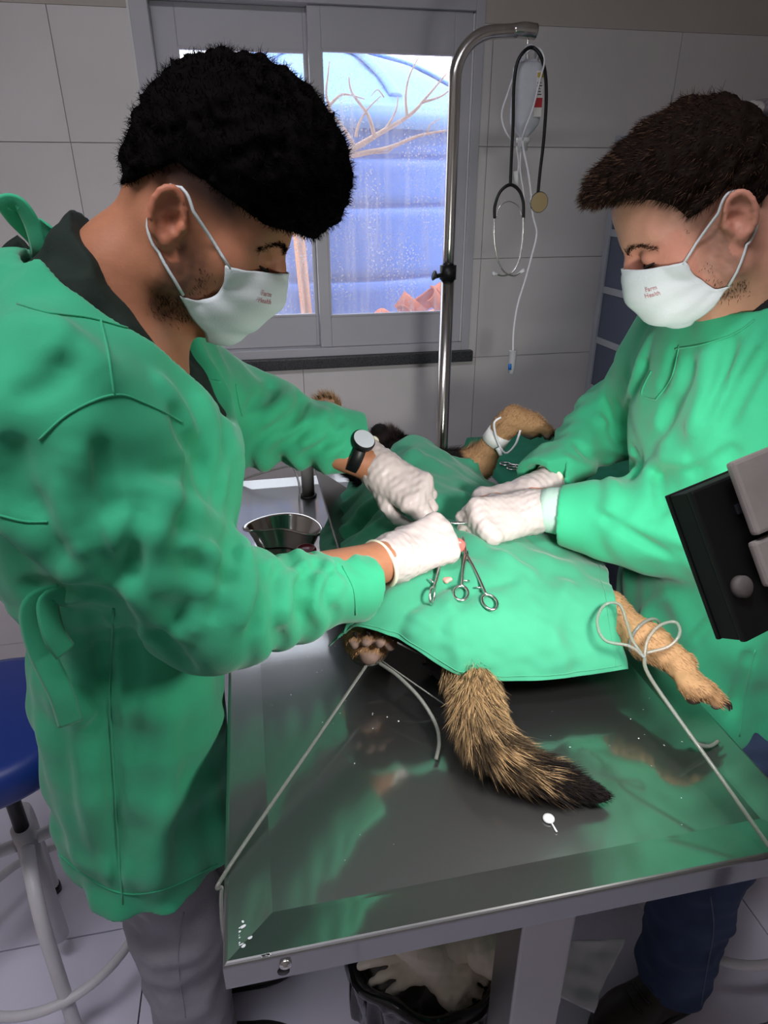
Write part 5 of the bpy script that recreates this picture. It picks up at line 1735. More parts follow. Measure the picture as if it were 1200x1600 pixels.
# ================================================================== the dog on its back
dog = thing('dog', 'tan and black dog lying on its back under the green drape', 'dog', (0.30, 1.05, 0.90))
SEGS = []          # (a, b, weight) bones that set the lie of the fur
def bone(F, pts, rs, k=0.03):
    F.chain(pts, rs, k)
    for a, b in zip(pts, pts[1:]):
        SEGS.append((np.array(a, float), np.array(b, float)))
PADS, CLAWS = [], []
def paw(F, c, fwd, dors, s=1.0, spread=1.0, curl=0.3):
    c, f, d = Vector(c), Vector(fwd).normalized(), Vector(dors)
    d = (d - f * d.dot(f)).normalized()
    l = d.cross(f)
    F.ell(c, (0.026 * s, 0.025 * s, 0.018 * s), 0.02, 'u', np.array(Matrix((f, l, d)).transposed()))
    F.ball(c - d * 0.013 * s + f * 0.004 * s, 0.0135 * s, 0.006)
    PADS.append((np.array(c - d * 0.017 * s + f * 0.004 * s), 0.0145 * s))
    for i, (a, b) in enumerate(((-0.021, 0.012), (-0.0075, 0.024), (0.0075, 0.024), (0.021, 0.012))):
        k0 = c + l * a * spread * s + f * b * s * 0.7 + d * 0.004 * s
        k1 = k0 + f * 0.021 * s - d * 0.007 * s
        F.chain([k0, k1], [0.0110 * s, 0.0088 * s], 0.004)
        pad = k1 - d * 0.0065 * s
        F.ball(pad, 0.0068 * s, 0.004)
        PADS.append((np.array(pad - d * 0.003 * s), 0.0080 * s))
        CLAWS.append((k1 + f * 0.006 * s + d * 0.002 * s, k1 + f * 0.016 * s - d * 0.002 * s, k1 + f * 0.022 * s - d * 0.008 * s))
F = Field((0.02, 0.49, 0.895), (0.76, 1.72, 1.26), 0.0036)
bone(F, [(0.275, 0.80, 0.955), (0.30, 0.90, 0.968), (0.315, 1.10, 0.975), (0.335, 1.32, 0.985), (0.345, 1.46, 0.985)], [0.050, 0.064, 0.068, 0.083, 0.070], 0.04)
bone(F, [(0.345, 1.44, 0.995), (0.345, 1.56, 0.975)], [0.066, 0.056])
bone(F, [(0.345, 1.57, 0.970), (0.325, 1.60, 0.990), tuple(at(602, 688, y=1.58)), tuple(at(592, 674, y=1.575))], [0.058, 0.050, 0.024, 0.019], 0.03)
nose_c = np.array(at(591, 669, y=1.572))
F.ell(nose_c, (0.013, 0.011, 0.010), 0.004)
ear_l = [(0.40, 1.60, 0.95), (0.45, 1.63, 0.935), (0.48, 1.64, 0.925)]
F.chain(ear_l, [0.022, 0.018, 0.006], 0.02)
# hind legs
hl = [(0.25, 0.93, 0.985), (0.185, 0.925, 1.000), (0.150, 0.885, 0.980), (0.133, 0.845, 0.972)]
bone(F, hl, [0.062, 0.042, 0.024, 0.022], 0.03)
lpc = at(575, 1014, z=0.965)
paw(F, lpc + Vector((0.003, 0.012, 0)), (0.05, -0.55, 0.75), (0.15, 0.85, 0.35), 1.30, 1.0)
hr = [(0.37, 0.95, 0.985), (0.47, 0.905, 0.985), (0.530, 0.815, 0.992), (0.548, 0.730, 0.992), (0.575, 0.680, 0.982)]
bone(F, hr, [0.062, 0.042, 0.026, 0.0225, 0.022], 0.03)
rpc = at(1085, 1072, z=0.972)
paw(F, rpc, (0.80, -0.30, -0.30), (0.10, 0.25, 0.95), 1.0, 0.75)
# fore legs
fr_ = [tuple(at(705, 740, y=1.36)), tuple(at(745, 728, y=1.36)), tuple(at(790, 665, y=1.33)), tuple(at(803, 652, y=1.325))]
bone(F, [(0.40, 1.38, 1.0)] + fr_, [0.055, 0.045, 0.032, 0.0215, 0.022], 0.03)
pcr = at(830, 664, y=1.31)
F.cone(fr_[3], pcr, 0.0215, 0.022, 0.015)
paw(F, pcr, Vector(at(866, 676, y=1.295)) - Vector(at(810, 656, y=1.315)), (0.1, 0.3, 0.95), 1.18, 0.95)
F.ball(at(800, 672, y=1.315), 0.0085, 0.008)
fl_ = [(0.27, 1.38, 1.02), (0.205, 1.43, 1.06), tuple(at(528, 662, y=1.42)), tuple(at(520, 650, y=1.415))]
bone(F, fl_, [0.050, 0.034, 0.022, 0.022], 0.03)
paw(F, at(516, 644, y=1.412), (-0.35, -0.2, 0.8), (0.3, 0.9, 0.2), 0.9, 0.9)
# tail
tl = [at(742, 1062, z=0.950), at(748, 1120, z=0.942), at(772, 1170, z=0.932), at(822, 1204, z=0.922), at(880, 1226, z=0.914), at(950, 1246, z=0.907)]
tl = smooth_pts([tuple(p) for p in tl], 3)
bone(F, [tuple(p) for p in tl], list(np.interp(np.linspace(0, 1, len(tl)), [0, 0.25, 0.6, 0.85, 1], [0.026, 0.025, 0.019, 0.010, 0.003])), 0.02)
wv = waves(70, 16, 0.012, 0.05)
F.disp(lambda x, y, z: 0.0009 * wv(x, y, z))
F.plane_cut((0, 0, 0.8975), (0, 0, -1), F.lo, F.lo + F.n * F.h)
me = F.mesh('body')
TAN, TAN2, BLK, GRY, PADC = (np.array(srgb(*c)[:3]) for c in ((172, 134, 96), (208, 172, 126), (26, 21, 20), (120, 104, 96), (134, 112, 102)))
def seg_dist(P, a, b):
    ba = b - a
    t_ = np.clip(((P - a) @ ba) / (ba @ ba + 1e-9), 0, 1)
    return np.linalg.norm(P - a - t_[:, None] * ba, axis=1), t_
def dog_colour(P, Nn, rnd=None):
    n = len(P)
    rnd = np.zeros(n) if rnd is None else rnd
    col = np.tile(BLK, (n, 1))                                     # back, chest, throat: black
    def mixc(c, w_):
        nonlocal col
        col = col * (1 - w_[:, None]) + c * w_[:, None]
    nz = waves(71, 14, 0.01, 0.05)(P[:, 0], P[:, 1], P[:, 2]) * 0.5 + rnd * 0.6
    for ch, r in ((hl[1:], 0.06), (hr[1:], 0.07), (fr_[1:], 0.06), (fl_[1:], 0.05)):
        d = np.full(n, 9.0)
        for a, b in zip(ch, ch[1:]):
            d = np.minimum(d, seg_dist(P, np.array(a), np.array(b))[0])
        w_ = sstep(r, r - 0.018, d)
        mixc(TAN, w_)
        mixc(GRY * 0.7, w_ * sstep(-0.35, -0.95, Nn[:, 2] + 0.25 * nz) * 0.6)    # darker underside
    for c in (lpc, rpc, pcr, at(516, 644, y=1.412)):
        d = np.linalg.norm(P - np.array(c), axis=1)
        mixc(TAN, sstep(0.060, 0.045, d))
    dt = np.full(n, 9.0)
    tt = np.zeros(n)
    for i in range(len(tl) - 1):
        d, t_ = seg_dist(P, tl[i], tl[i + 1])
        k = d < dt
        dt[k] = d[k]
        tt[k] = (i + t_[k]) / (len(tl) - 1)
    tail = (dt < 0.05) & (P[:, 1] < 0.80)
    tcol = np.tile(TAN2 * 0.9, (n, 1))
    stripe = np.clip(sstep(0.15, 0.42, tt) * 0.85 * (nz > -0.05) + sstep(0.60, 0.86, tt + 0.06 * nz), 0, 1)
    tcol = tcol * (1 - stripe[:, None]) + BLK * stripe[:, None]
    tcol = np.where((rnd > 0.72)[:, None], BLK * 1.6, tcol)
    col = np.where(tail[:, None], tcol, col)
    snout = np.linalg.norm(P - np.array(at(600, 690, y=1.585)), axis=1)
    mixc(GRY, sstep(0.05, 0.03, snout) * 0.8)
    mixc(BLK * 0.8, sstep(0.024, 0.016, np.linalg.norm(P - nose_c, axis=1)))
    return col
V = verts_of(me)
nn = np.empty(len(V) * 3, np.float32)
me.vertices.foreach_get('normal', nn)
nn = nn.reshape(-1, 3)
col = dog_colour(V, nn)
for c, r in PADS:
    d = np.linalg.norm(V - c, axis=1)
    w_ = sstep(r * 1.15, r * 0.85, d)[:, None]
    col = col * (1 - w_) + PADC * w_
paint(me, col)
DOGM = mat('dog_coat', srgb(150, 110, 70), 0.8, attr='tint', spec=0.2)
dbody = link('body', me, DOGM, dog)
g_ = np.random.default_rng(91)
P_, N_ = sample_surface(me, 200000, g_)
k_ = np.ones(len(P_), bool)
for c, r in PADS:
    k_ &= np.linalg.norm(P_ - c, axis=1) > r * 1.0
k_ &= (np.linalg.norm(P_ - nose_c, axis=1) > 0.016)
# bare where the drape hides it anyway
hid = (P_[:, 1] > 0.86) & (P_[:, 1] < 1.30) & (P_[:, 0] < 0.52) & (P_[:, 0] > 0.17)
k_ &= ~hid
P_, N_ = P_[k_], N_[k_]
best = np.full(len(P_), 9.0)
flow = np.zeros_like(P_)
for a, b in SEGS:
    d, _ = seg_dist(P_, a, b)
    k = d < best
    best[k] = d[k]
    flow[k] = (b - a) / np.linalg.norm(b - a)
rnd = g_.random(len(P_))
isT = (P_[:, 1] < 0.77) & (P_[:, 0] < 0.45)
neck = (P_[:, 1] > 1.38) & (best > 0.03)
k2 = isT | neck | (g_.random(len(P_)) < 0.45)
P_, N_, flow, rnd, isT, neck, best = (a[k2] for a in (P_, N_, flow, rnd, isT, neck, best))
D_ = flow + N_ * np.where(isT, 0.42, np.where(neck, 0.5, 0.25))[:, None] + g_.normal(size=P_.shape) * 0.13
D_ /= np.linalg.norm(D_, axis=1)[:, None]
tfade = np.clip(1.15 - 1.0 * sstep(0.30, 0.40, P_[:, 0]) * sstep(0.60, 0.55, P_[:, 1]), 0.25, 1)
ln = np.where(isT, 0.031 * tfade, np.where(neck, 0.026, 0.0065)) * g_.uniform(0.6, 1.15, len(P_))
lim = 0.9 + np.clip(0, 0, 1)
c_ = dog_colour(P_, N_, rnd) * g_.uniform(0.7, 1.25, (len(P_), 1))
bad = isT & (D_[:, 2] < -0.15)
k3 = ~(bad & (P_[:, 2] < 0.93))
fur = strands('fur', P_[k3], D_[k3], g_.normal(size=P_[k3].shape), ln[k3], np.where(isT[k3], 0.0008, 0.0007), np.clip(c_[k3], 0, 1), DOGM, dbody, droop=0.08)
fur['label'] = 'tan and black fur'
CLAWM = mat('dark_claw', srgb(44, 34, 30), 0.35)
for a, b, c in CLAWS:
    tube('claw', [a, b, c], [0.0036, 0.0028, 0.0008], CLAWM, dbody, seg=7)
# bandage and cannula on the raised fore leg
ax = (Vector(fr_[2]) - Vector(fr_[1])).normalized()
bc = at(776, 684, y=1.335)
part_label(lathe('leg_bandage', [(0.026, -0.015), (0.0285, -0.0145), (0.0285, 0.0145), (0.0255, 0.015)], mat('white_tape', srgb(226, 226, 222), 0.8, bump=0.2), dog, 28, frame(bc, ax)), 'white tape around the fore leg')
tag(tube('cannula_tube', [at(783, 652, y=1.30), at(772, 662, y=1.30), at(778, 690, y=1.30), at(790, 708, y=1.295), at(805, 695, y=1.29), at(813, 672, y=1.295)], 0.0026, LINE, None, seg=7), 'short white cannula tube looped at the raised fore paw', 'tube')
tag(tube('cannula_port', [at(783, 712, y=1.29), at(778, 700, y=1.30)], [0.004, 0.006], WHITEP, None, seg=8, n=3), 'small white plastic port under the taped fore leg', 'port')

# ---- support trough under the dog
t = thing('support_trough', 'pale steel trough that props the dog up on the table', 'trough', (0.31, 1.15, 0.894))
for s, name in ((-1, 'side_plate'), (1, 'side_plate')):
    bm = bmesh.new()
    add_box(bm, (0, -0.33, 0), (0.17, 0.33, 0.004), 0.001, Matrix.Translation((0.31 + s * 0.05, 1.18, 0.8955)) @ Matrix.Rotation(0 if s > 0 else math.pi, 4, 'Z') @ Matrix.Rotation(R_(-38), 4, 'Y'))
    bm_obj(name, bm, STEEL, t)
box('base_plate', (0.235, 0.86, 0.8938), (0.385, 1.50, 0.8958), STEEL, t)

# ================================================================== green drape with its folds
DR = [[(512, 1010, .985), (565, 982, 1.030), (640, 1008, 1.010), (715, 1053, .972), (830, 1064, .955), (978, 1046, .952)],
      [(545, 968, 1.030), (605, 938, 1.062), (680, 968, 1.045), (750, 1000, 1.015), (850, 1000, 1.000), (970, 990, .990)],
      [(520, 905, 1.000), (600, 880, 1.066), (690, 885, 1.066), (760, 890, 1.064), (850, 900, 1.045), (957, 925, 1.030)],
      [(500, 850, .955), (600, 820, 1.045), (690, 815, 1.068), (760, 805, 1.072), (840, 830, 1.046), (935, 870, 1.000)],
      [(518, 795, .950), (590, 765, 1.040), (655, 755, 1.090), (720, 760, 1.085), (790, 785, 1.045), (860, 815, .985)],
      [(555, 745, .970), (590, 712, 1.050), (622, 690, 1.100), (655, 683, 1.105), (710, 715, 1.072), (775, 758, .995)]]
G = np.array([[tuple(at(a, b, z=z)) for a, b, z in r] for r in DR])
def dense(G, n):
    out = np.array([smooth_pts(r, n) for r in G])
    return np.array([smooth_pts(out[:, j], n) for j in range(out.shape[1])]).transpose(1, 0, 2)
S_ = dense(G, 26)
du = np.gradient(S_, axis=1); dv = np.gradient(S_, axis=0)
nr = np.cross(du, dv); nr /= np.linalg.norm(nr, axis=2)[:, :, None]
nr[nr[:, :, 2] < 0] *= -1
w1, w2_ = waves(81, 12, 0.06, 0.22), waves(82, 12, 0.02, 0.06)
off = 0.0045 * w1(S_[..., 0], S_[..., 1], S_[..., 2]) + 0.0011 * w2_(S_[..., 0], S_[..., 1], S_[..., 2])
def line_ridge(pix, z, r, amp):
    global off
    Pl = smooth_pts([tuple(at(a, b, z=z)) for a, b in pix], 5)
    d = np.full(S_.shape[:2], 9.0)
    for i in range(len(Pl) - 1):
        a, b = Pl[i][:2], Pl[i + 1][:2]
        ba = b - a
        q_ = S_[..., :2] - a
        t_ = np.clip((q_ @ ba) / (ba @ ba + 1e-9), 0, 1)
        d = np.minimum(d, np.linalg.norm(q_ - t_[..., None] * ba, axis=-1))
    off = off + amp * np.exp(-(d / r) ** 2)
for pix, z, r, a in (([(520, 850), (590, 830), (650, 800)], 1.03, 0.016, 0.012), ([(530, 810), (580, 795), (640, 770)], 1.04, 0.012, -0.012), ([(540, 780), (600, 760), (650, 740)], 1.06, 0.014, 0.010),
                     ([(560, 960), (620, 930), (680, 900)], 1.06, 0.014, 0.009), ([(590, 990), (650, 950), (700, 920)], 1.05, 0.010, -0.008), ([(720, 830), (760, 860), (830, 880)], 1.07, 0.012, 0.006),
                     ([(780, 900), (840, 950), (900, 1000)], 1.03, 0.018, 0.006), ([(690, 960), (740, 920), (800, 900)], 1.06, 0.010, -0.005), ([(700, 1000), (720, 1040)], 0.99, 0.012, 0.006), ([(880, 960), (860, 1010), (850, 1060)], 0.98, 0.014, 0.006),
                     ([(690, 790), (730, 800), (745, 770)], 1.08, 0.012, -0.012), ([(600, 730), (640, 720), (700, 735)], 1.09, 0.014, 0.005)):
    line_ridge(pix, z, r, a)
S_ = S_ + nr * off[..., None]
# nothing of the cloth may sink into what lies under it
dgb = bvh_of(dbody)
lift = np.zeros(S_.shape[:2])
for i in range(S_.shape[0]):
    for j in range(S_.shape[1]):
        x_, y_, z_ = S_[i, j]
        if y_ > 0.845 or (i > 26 and x_ < 0.53):
            h = dgb.ray_cast(Vector((x_, y_, 1.4)), Vector((0, 0, -1)))
            if h[0] is not None and h[0].z < 1.09 and x_ < 0.50 and x_ > 0.20 and 0 < h[0].z + 0.006 - z_ < 0.03:
                lift[i, j] = h[0].z + 0.006 - z_
for _ in range(10):
    pad = np.pad(lift, 1, mode='edge')
    lift = np.maximum(lift, 0.25 * (pad[2:, 1:-1] + pad[:-2, 1:-1] + pad[1:-1, 2:] + pad[1:-1, :-2]))
S_[..., 2] += lift
n0, n1 = S_.shape[:2]
I = np.arange(n0 * n1).reshape(n0, n1)
Q = np.stack([I[:-1, :-1], I[:-1, 1:], I[1:, 1:], I[1:, :-1]], -1).reshape(-1, 4)
dr = link('surgical_drape', np_mesh('surgical_drape', S_.reshape(-1, 3), Q), GREEND)
md = dr.modifiers.new('thickness', 'SOLIDIFY'); md.thickness = 0.0018; md.offset = 0
tag(dr, 'green surgical drape spread over the belly of the dog', 'drape')
hem = S_[5, 3:-3] + nr[5, 3:-3] * 0.0012
tube('hem_seam', hem, 0.0009, GREEND, dr, seg=6, raw=True)
hem = S_[4:-4, -6] + nr[4:-4, -6] * 0.0012
tube('hem_seam', hem, 0.0009, GREEND, dr, seg=6, raw=True)
dbv = bvh_of(dr)
def on_drape(px, py, lift=0.002):
    d = ray(px, py)
    h = dbv.ray_cast(Vector((0, 0, CAMH)), d.normalized())
    return (h[0] + Vector((0, 0, lift)), h[1] if h[1].z > 0 else -h[1]) if h[0] else (at(px, py, z=1.05), Vector((0, 0, 1)))

# ================================================================== operation: forceps, tissue
def fx(name, label, tip, ra, rb, group, lift=(0.012, 0.006, 0.006), rr=0.0135, upv=None):
    a, b, c = on_drape(*tip, lift[0])[0], on_drape(*ra, lift[1])[0], on_drape(*rb, lift[2])[0]
    return forceps(name, label, a, b, c, upv or (0, -0.25, 1), group, ring_r=rr)
fx('forceps', 'steel forceps lying open on the drape with two rings side by side', (722, 852), (720, 932), (765, 946), 'forceps at the operation', (0.016, 0.006, 0.006))
fx('forceps', 'steel forceps standing on its edge beside the gloved hand on the drape', (694, 880), (666, 890), (675, 940), 'forceps at the operation', (0.016, 0.030, 0.010), 0.0125, (0.8, -0.55, 0.15))
a = at(704, 817, z=1.094)
b = Vector(Wn).lerp(Vector(Kn), 0.55) + Vector((0, 0.004, -0.016))
forceps('forceps', 'steel forceps held in the gloved fist above the wound', a, b + Vector((0, 0.008, 0)), b - Vector((0, 0.008, 0)), (0, 0, 1), 'forceps at the operation', ring_r=0.009)
rp_, rn_ = on_drape(612, 733, 0.004)
tag(tube('towel_clamp_ring', [rp_ + Vector((0.017 * math.cos(q_), 0.006 * math.sin(q_), 0.010 * math.sin(q_) + 0.004)) for q_ in np.linspace(0, 2 * math.pi, 14, endpoint=False)], 0.002, INSTR, None, seg=7, closed=True, n=2), 'steel finger ring of a clamp on the drape behind the wrist', 'clamp')
FLESH = mat('pink_tissue', srgb(208, 112, 104), 0.3, var=0.2, vscale=60, sss=0.1)
def blob(name, c, r, m, label, cat, seed, amp=0.25):
    c = np.array(c)
    F = Field(c - 0.035, c + 0.035, 0.0016)
    F.ell(c, r)
    F.disp(lambda x, y, z, f=waves(seed, 10, 0.01, 0.03): amp * min(r) * f(x, y, z))
    return tag(F.obj(name, m), label, cat)
blob('tissue', at(717, 852, z=1.088), (0.011, 0.010, 0.013), FLESH, 'round pink piece of tissue held at the tips of the forceps', 'tissue', 101, 0.12)
blob('tissue_scrap', on_drape(699, 907, 0.002)[0], (0.010, 0.007, 0.0045), mat('pale_tissue', srgb(226, 160, 146), 0.35, var=0.2, vscale=80), 'small pale pink scrap lying on the drape', 'tissue', 102, 0.4)

# ================================================================== leg ties and loose tubing on the table
tie = thing('leg_tie', 'clear tubing tie stretched from the left hind paw to the table corner', 'tie', at(345, 1370, z=0.9))
p0 = at(575, 1036, z=0.945)
p1 = at(352, 1364, z=0.905)
tube('tie_strand', [p0, p0.lerp(p1, 0.5), p1, Vector((TX0 - 0.003, p1.y - 0.012, 0.895)), Vector((TX0 - 0.004, p1.y - 0.035, 0.878)), Vector((TX0 - 0.002, p1.y - 0.05, 0.862))], 0.0025, CLEAR, tie, seg=8)
tube('paw_loop', [Vector(lpc) + Vector((0.004 + 0.029 * math.cos(a), 0.016 + 0.012 * math.sin(a), -0.018 + 0.016 * math.sin(a))) for a in np.linspace(0, 2 * math.pi, 14, endpoint=False)], 0.0028, CLEAR, tie, closed=True, n=3)
tube('loose_end', [at(592, 1036, z=0.950), at(620, 1055, z=0.948), at(655, 1090, z=0.935), at(680, 1130, z=0.918), at(686, 1160, z=0.908), at(681, 1187, z=0.900)], 0.0029, CLEAR, tie, seg=8)
tube('thin_thread', [at(596, 1032, z=0.948), at(650, 1070, z=0.93), at(705, 1108, z=0.90)], 0.0012, CLEAR, tie, seg=6)
tie = thing('leg_tie', 'clear tubing tie with a bow from the right hind leg to the near edge', 'tie', at(1195, 1320, z=0.9))
k0 = at(1007, 1028, z=1.012)
p1 = at(1230, 1362, z=0.905)
tube('tie_strand', [k0, at(1018, 1062, z=1.0), Vector(at(1018, 1062, z=1.0)).lerp(p1, 0.5), p1, p1 + Vector((0.012, -0.012, -0.012)), p1 + Vector((0.013, -0.016, -0.04))], 0.0027, CLEAR, tie, seg=8)
tube('bow_loop', [k0, at(1012, 1000, z=1.03), at(1030, 978, z=1.045), at(1055, 972, z=1.05), at(1062, 990, z=1.045), at(1045, 1010, z=1.03), at(1010, 1020, z=1.018)], 0.0024, CLEAR, tie, seg=8)
tube('bow_loop', [k0, at(985, 1010, z=1.02), at(945, 1000, z=1.02), at(933, 970, z=1.03), at(945, 945, z=1.04), at(968, 945, z=1.045), at(980, 975, z=1.03), at(988, 1000, z=1.025), k0], 0.0024, CLEAR, tie, seg=8)
tube('leg_loop', [Vector((0.549, 0.733, 0.995)) + Vector((0.031 * math.cos(a), 0.010 * math.cos(a), 0.031 * math.sin(a))) for a in np.linspace(0, 2 * math.pi, 14, endpoint=False)], 0.0026, CLEAR, tie, closed=True, n=3)
tube('loose_end', [at(1078, 1150, z=0.93), at(1090, 1162, z=0.915), at(1108, 1166, z=0.905), at(1122, 1158, z=0.901)], 0.0028, CLEAR, tie, seg=8)
c = at(857, 1281, z=0.8934)
t = thing('white_pin', 'small round white plastic pin head lying on the bare steel', 'pin', c)
lathe('head', [(0.0, 0.0055), (0.004, 0.0052), (0.0072, 0.0035), (0.0076, 0.0018), (0.006, 0.0)], WHITEP, t, 20, tm(*c))
tube('shaft', [c + Vector((0.001, -0.006, 0.0016)), c + Vector((0.002, -0.020, 0.0016))], 0.0013, WHITEP, t, seg=8, n=2)
rg = random.Random(9)
for k, (a, b) in enumerate((((845, 1213), (905, 1170)), ((618, 1258), (672, 1218)))):
    pass

# ================================================================== kidney dish, bottle, post, loose tube
kc = at(446, 850, z=0.9)
t = thing('kidney_dish', 'stainless steel kidney dish between the sleeve and the drape', 'dish', (kc.x, kc.y, 0.894))
def kidney(s, z):
    out = []
    for k in range(48):
        a = 2 * math.pi * k / 48
        x, y = 0.088 * math.cos(a), 0.048 * math.sin(a)
        y += 0.030 * (1 - (x / 0.088) ** 2) * 1.0 - 0.010
        if math.sin(a) < 0:
            y += 0.018 * math.exp(-(x / 0.045) ** 2)
        x *= s; y = y * s
        r = Matrix.Rotation(R_(-20), 2) @ Vector((x, y))
        out.append((kc.x + r.x, kc.y + r.y, z))
    return out
V, Q = [], []
lv = [(0.0, 0.8945), (0.66, 0.8945), (0.72, 0.897), (0.95, 0.941), (1.00, 0.944), (1.03, 0.942), (1.02, 0.939)]
for s, z in lv:
    V += kidney(max(s, 0.02), z)
for i in range(len(lv) - 1):
    for k in range(48):
        Q.append((i * 48 + k, i * 48 + (k + 1) % 48, (i + 1) * 48 + (k + 1) % 48, (i + 1) * 48 + k))
Q.append(tuple(range(48)))
kd = mesh_vq('dish_body', V, Q, mat('polished_dish_steel', (0.62, 0.60, 0.57, 1), 0.12, 1.0), t)
md = kd.modifiers.new('thickness', 'SOLIDIFY'); md.thickness = 0.001
bc = at(478, 856, z=0.948)
t = thing('medicine_bottle', 'small clear bottle with a dark red cap in the kidney dish', 'bottle', (bc.x, bc.y, 0.898))
lathe('glass_body', [(0.0, 0.898), (0.018, 0.898), (0.0195, 0.901), (0.0195, 0.918), (0.016, 0.924), (0.013, 0.926)], mat('bottle_glass', srgb(225, 228, 230), 0.08, trans=0.9), t, 28, tm(bc.x, bc.y, 0))
lathe('red_cap', [(0.020, 0.926), (0.0215, 0.928), (0.0215, 0.944), (0.0195, 0.948), (0.017, 0.9485), (0.016, 0.947), (0.0, 0.947)], mat('dark_red_cap', srgb(150, 24, 40), 0.3), t, 28, tm(bc.x, bc.y, 0))
gp = at(482, 772, z=0.9)
t = thing('grey_post', 'short grey tube post with a black rubber ring standing on the steel', 'post', (gp.x, gp.y, 0.8934))
lathe('tube_body', [(0.0, 0.894), (0.0165, 0.894), (0.0165, 1.03), (0.0, 1.03)], mat('grey_plastic_pipe', srgb(158, 154, 150), 0.5), t, 24, tm(gp.x, gp.y, 0))
lathe('rubber_ring', [(0.0166, 0.8936), (0.0215, 0.8945), (0.0215, 0.899), (0.0166, 0.900)], BLACKP, t, 24, tm(gp.x, gp.y, 0))
tag(tube('loose_tube', [at(372, 752, z=0.905), at(400, 742, z=0.93), at(448, 729, z=0.965), at(460, 735, z=0.962), at(468, 760, z=0.94), at(468, 785, z=0.91), at(470, 812, z=0.8955)], 0.0028, CLEAR, None, seg=7), 'clear loose tube arching over the far left of the table', 'tube')

# ================================================================== bin under the table
bx, by = 0.245, 0.79
t = thing('waste_bin', 'waste bin lined with a black plastic bag under the table', 'bin', (bx, by, 0))
lathe('bucket', [(0.0, 0.001), (0.115, 0.001), (0.125, 0.02), (0.150, 0.285), (0.146, 0.285), (0.12, 0.03), (0.0, 0.03)], mat('dark_bucket', srgb(30, 30, 34), 0.5), t, 36, tm(bx, by, 0))
F = Field((bx - 0.24, by - 0.24, 0.08), (bx + 0.24, by + 0.24, 0.36), 0.005)
def bagf(x, y, z):
    r = np.sqrt((x - bx) ** 2 + (y - by) ** 2)
    a = np.arctan2(y - by, x - bx)
    R0 = 0.152 + 0.18 * np.clip(z - 0.10, 0, 1) * 0.25 + 0.006 * np.sin(13 * a + 20 * z) + 0.004 * np.sin(29 * a)
    d = np.abs(r - R0) - 0.006
    top_ = z - 0.30 - 0.012 * np.sin(5 * a) - 0.006 * np.sin(11 * a)
    return np.maximum(np.maximum(d, top_), 0.11 - z)
F.put(bagf, (bx - 0.2, by - 0.2, 0.1), (bx + 0.2, by + 0.2, 0.32))
F.put(lambda x, y, z: np.sqrt((np.sqrt((x - bx) ** 2 + (y - by) ** 2) - 0.165 - 0.004 * np.sin(9 * np.arctan2(y - by, x - bx))) ** 2 + (z - 0.305 - 0.010 * np.sin(5 * np.arctan2(y - by, x - bx))) ** 2) - 0.012, (bx - 0.2, by - 0.2, 0.27), (bx + 0.2, by + 0.2, 0.34), 0.01)
part_label(F.obj('bin_bag', mat('black_bin_bag', srgb(16, 16, 18), 0.22, coat=0.3, bump=0.5, bscale=50), t), 'crumpled black bin bag')
F = Field((bx - 0.16, by - 0.16, 0.12), (bx + 0.16, by + 0.16, 0.29), 0.006)
F.ell((bx, by, 0.20), (0.138, 0.138, 0.055))
F.disp(lambda x, y, z, f=waves(120, 12, 0.03, 0.1): 0.010 * f(x, y, z))
wz = F.obj('waste_pile', mat('mixed_waste', srgb(120, 112, 108), 0.7, var=0.5, vscale=18), t)
wz['kind'] = 'stuff'
wz['label'] = 'crumpled paper waste'
USED = mat('used_latex_glove', srgb(232, 222, 206), 0.45, var=0.06, vscale=25, bump=0.3, bscale=90)
def loose_glove(label, W, K, n, thumb, curls, spread, td, seed):
    W, K = Vector(W), Vector(K)
    c_ = np.array((W + K) / 2)
    F = Field(c_ - 0.15, c_ + 0.15, 0.0028)
    hand_field(F, W, K, n, thumb, curls, spread, td, 0.95)
    f_ = (K - W).normalized()
    F.cone(W - f_ * 0.055, W, 0.036, 0.028, 0.02)
    F.disp(lambda x, y, z, f=waves(seed, 12, 0.012, 0.05): 0.0010 * f(x, y, z))
    return tag(F.obj('used_glove', USED), label, 'glove', 'used gloves in the bin')
loose_glove('used pale glove draped fingers-down over the front rim of the bin', at(668, 1492, z=0.345), at(718, 1540, z=0.305), (0.2, -0.75, 0.6), 1, [(5, 25, 30), (10, 30, 30), (15, 25, 25), (5, 20, 20)], 0.25, (0.5, 0.9, 0.0), 131)
loose_glove('used pale glove lying flat with its fingers to the left in the bin', at(700, 1480, z=0.335), at(640, 1498, z=0.335), (0.1, -0.35, 0.9), -1, [(10, 15, 15), (5, 15, 15), (10, 20, 20), (15, 20, 20)], 0.15, None, 132)
loose_glove('crumpled pale glove behind the steel table leg in the bin', at(800, 1510, z=0.33), at(850, 1535, z=0.32), (0.2, -0.5, 0.8), 1, [(40, 60, 30)] * 4, 0.1, None, 133)
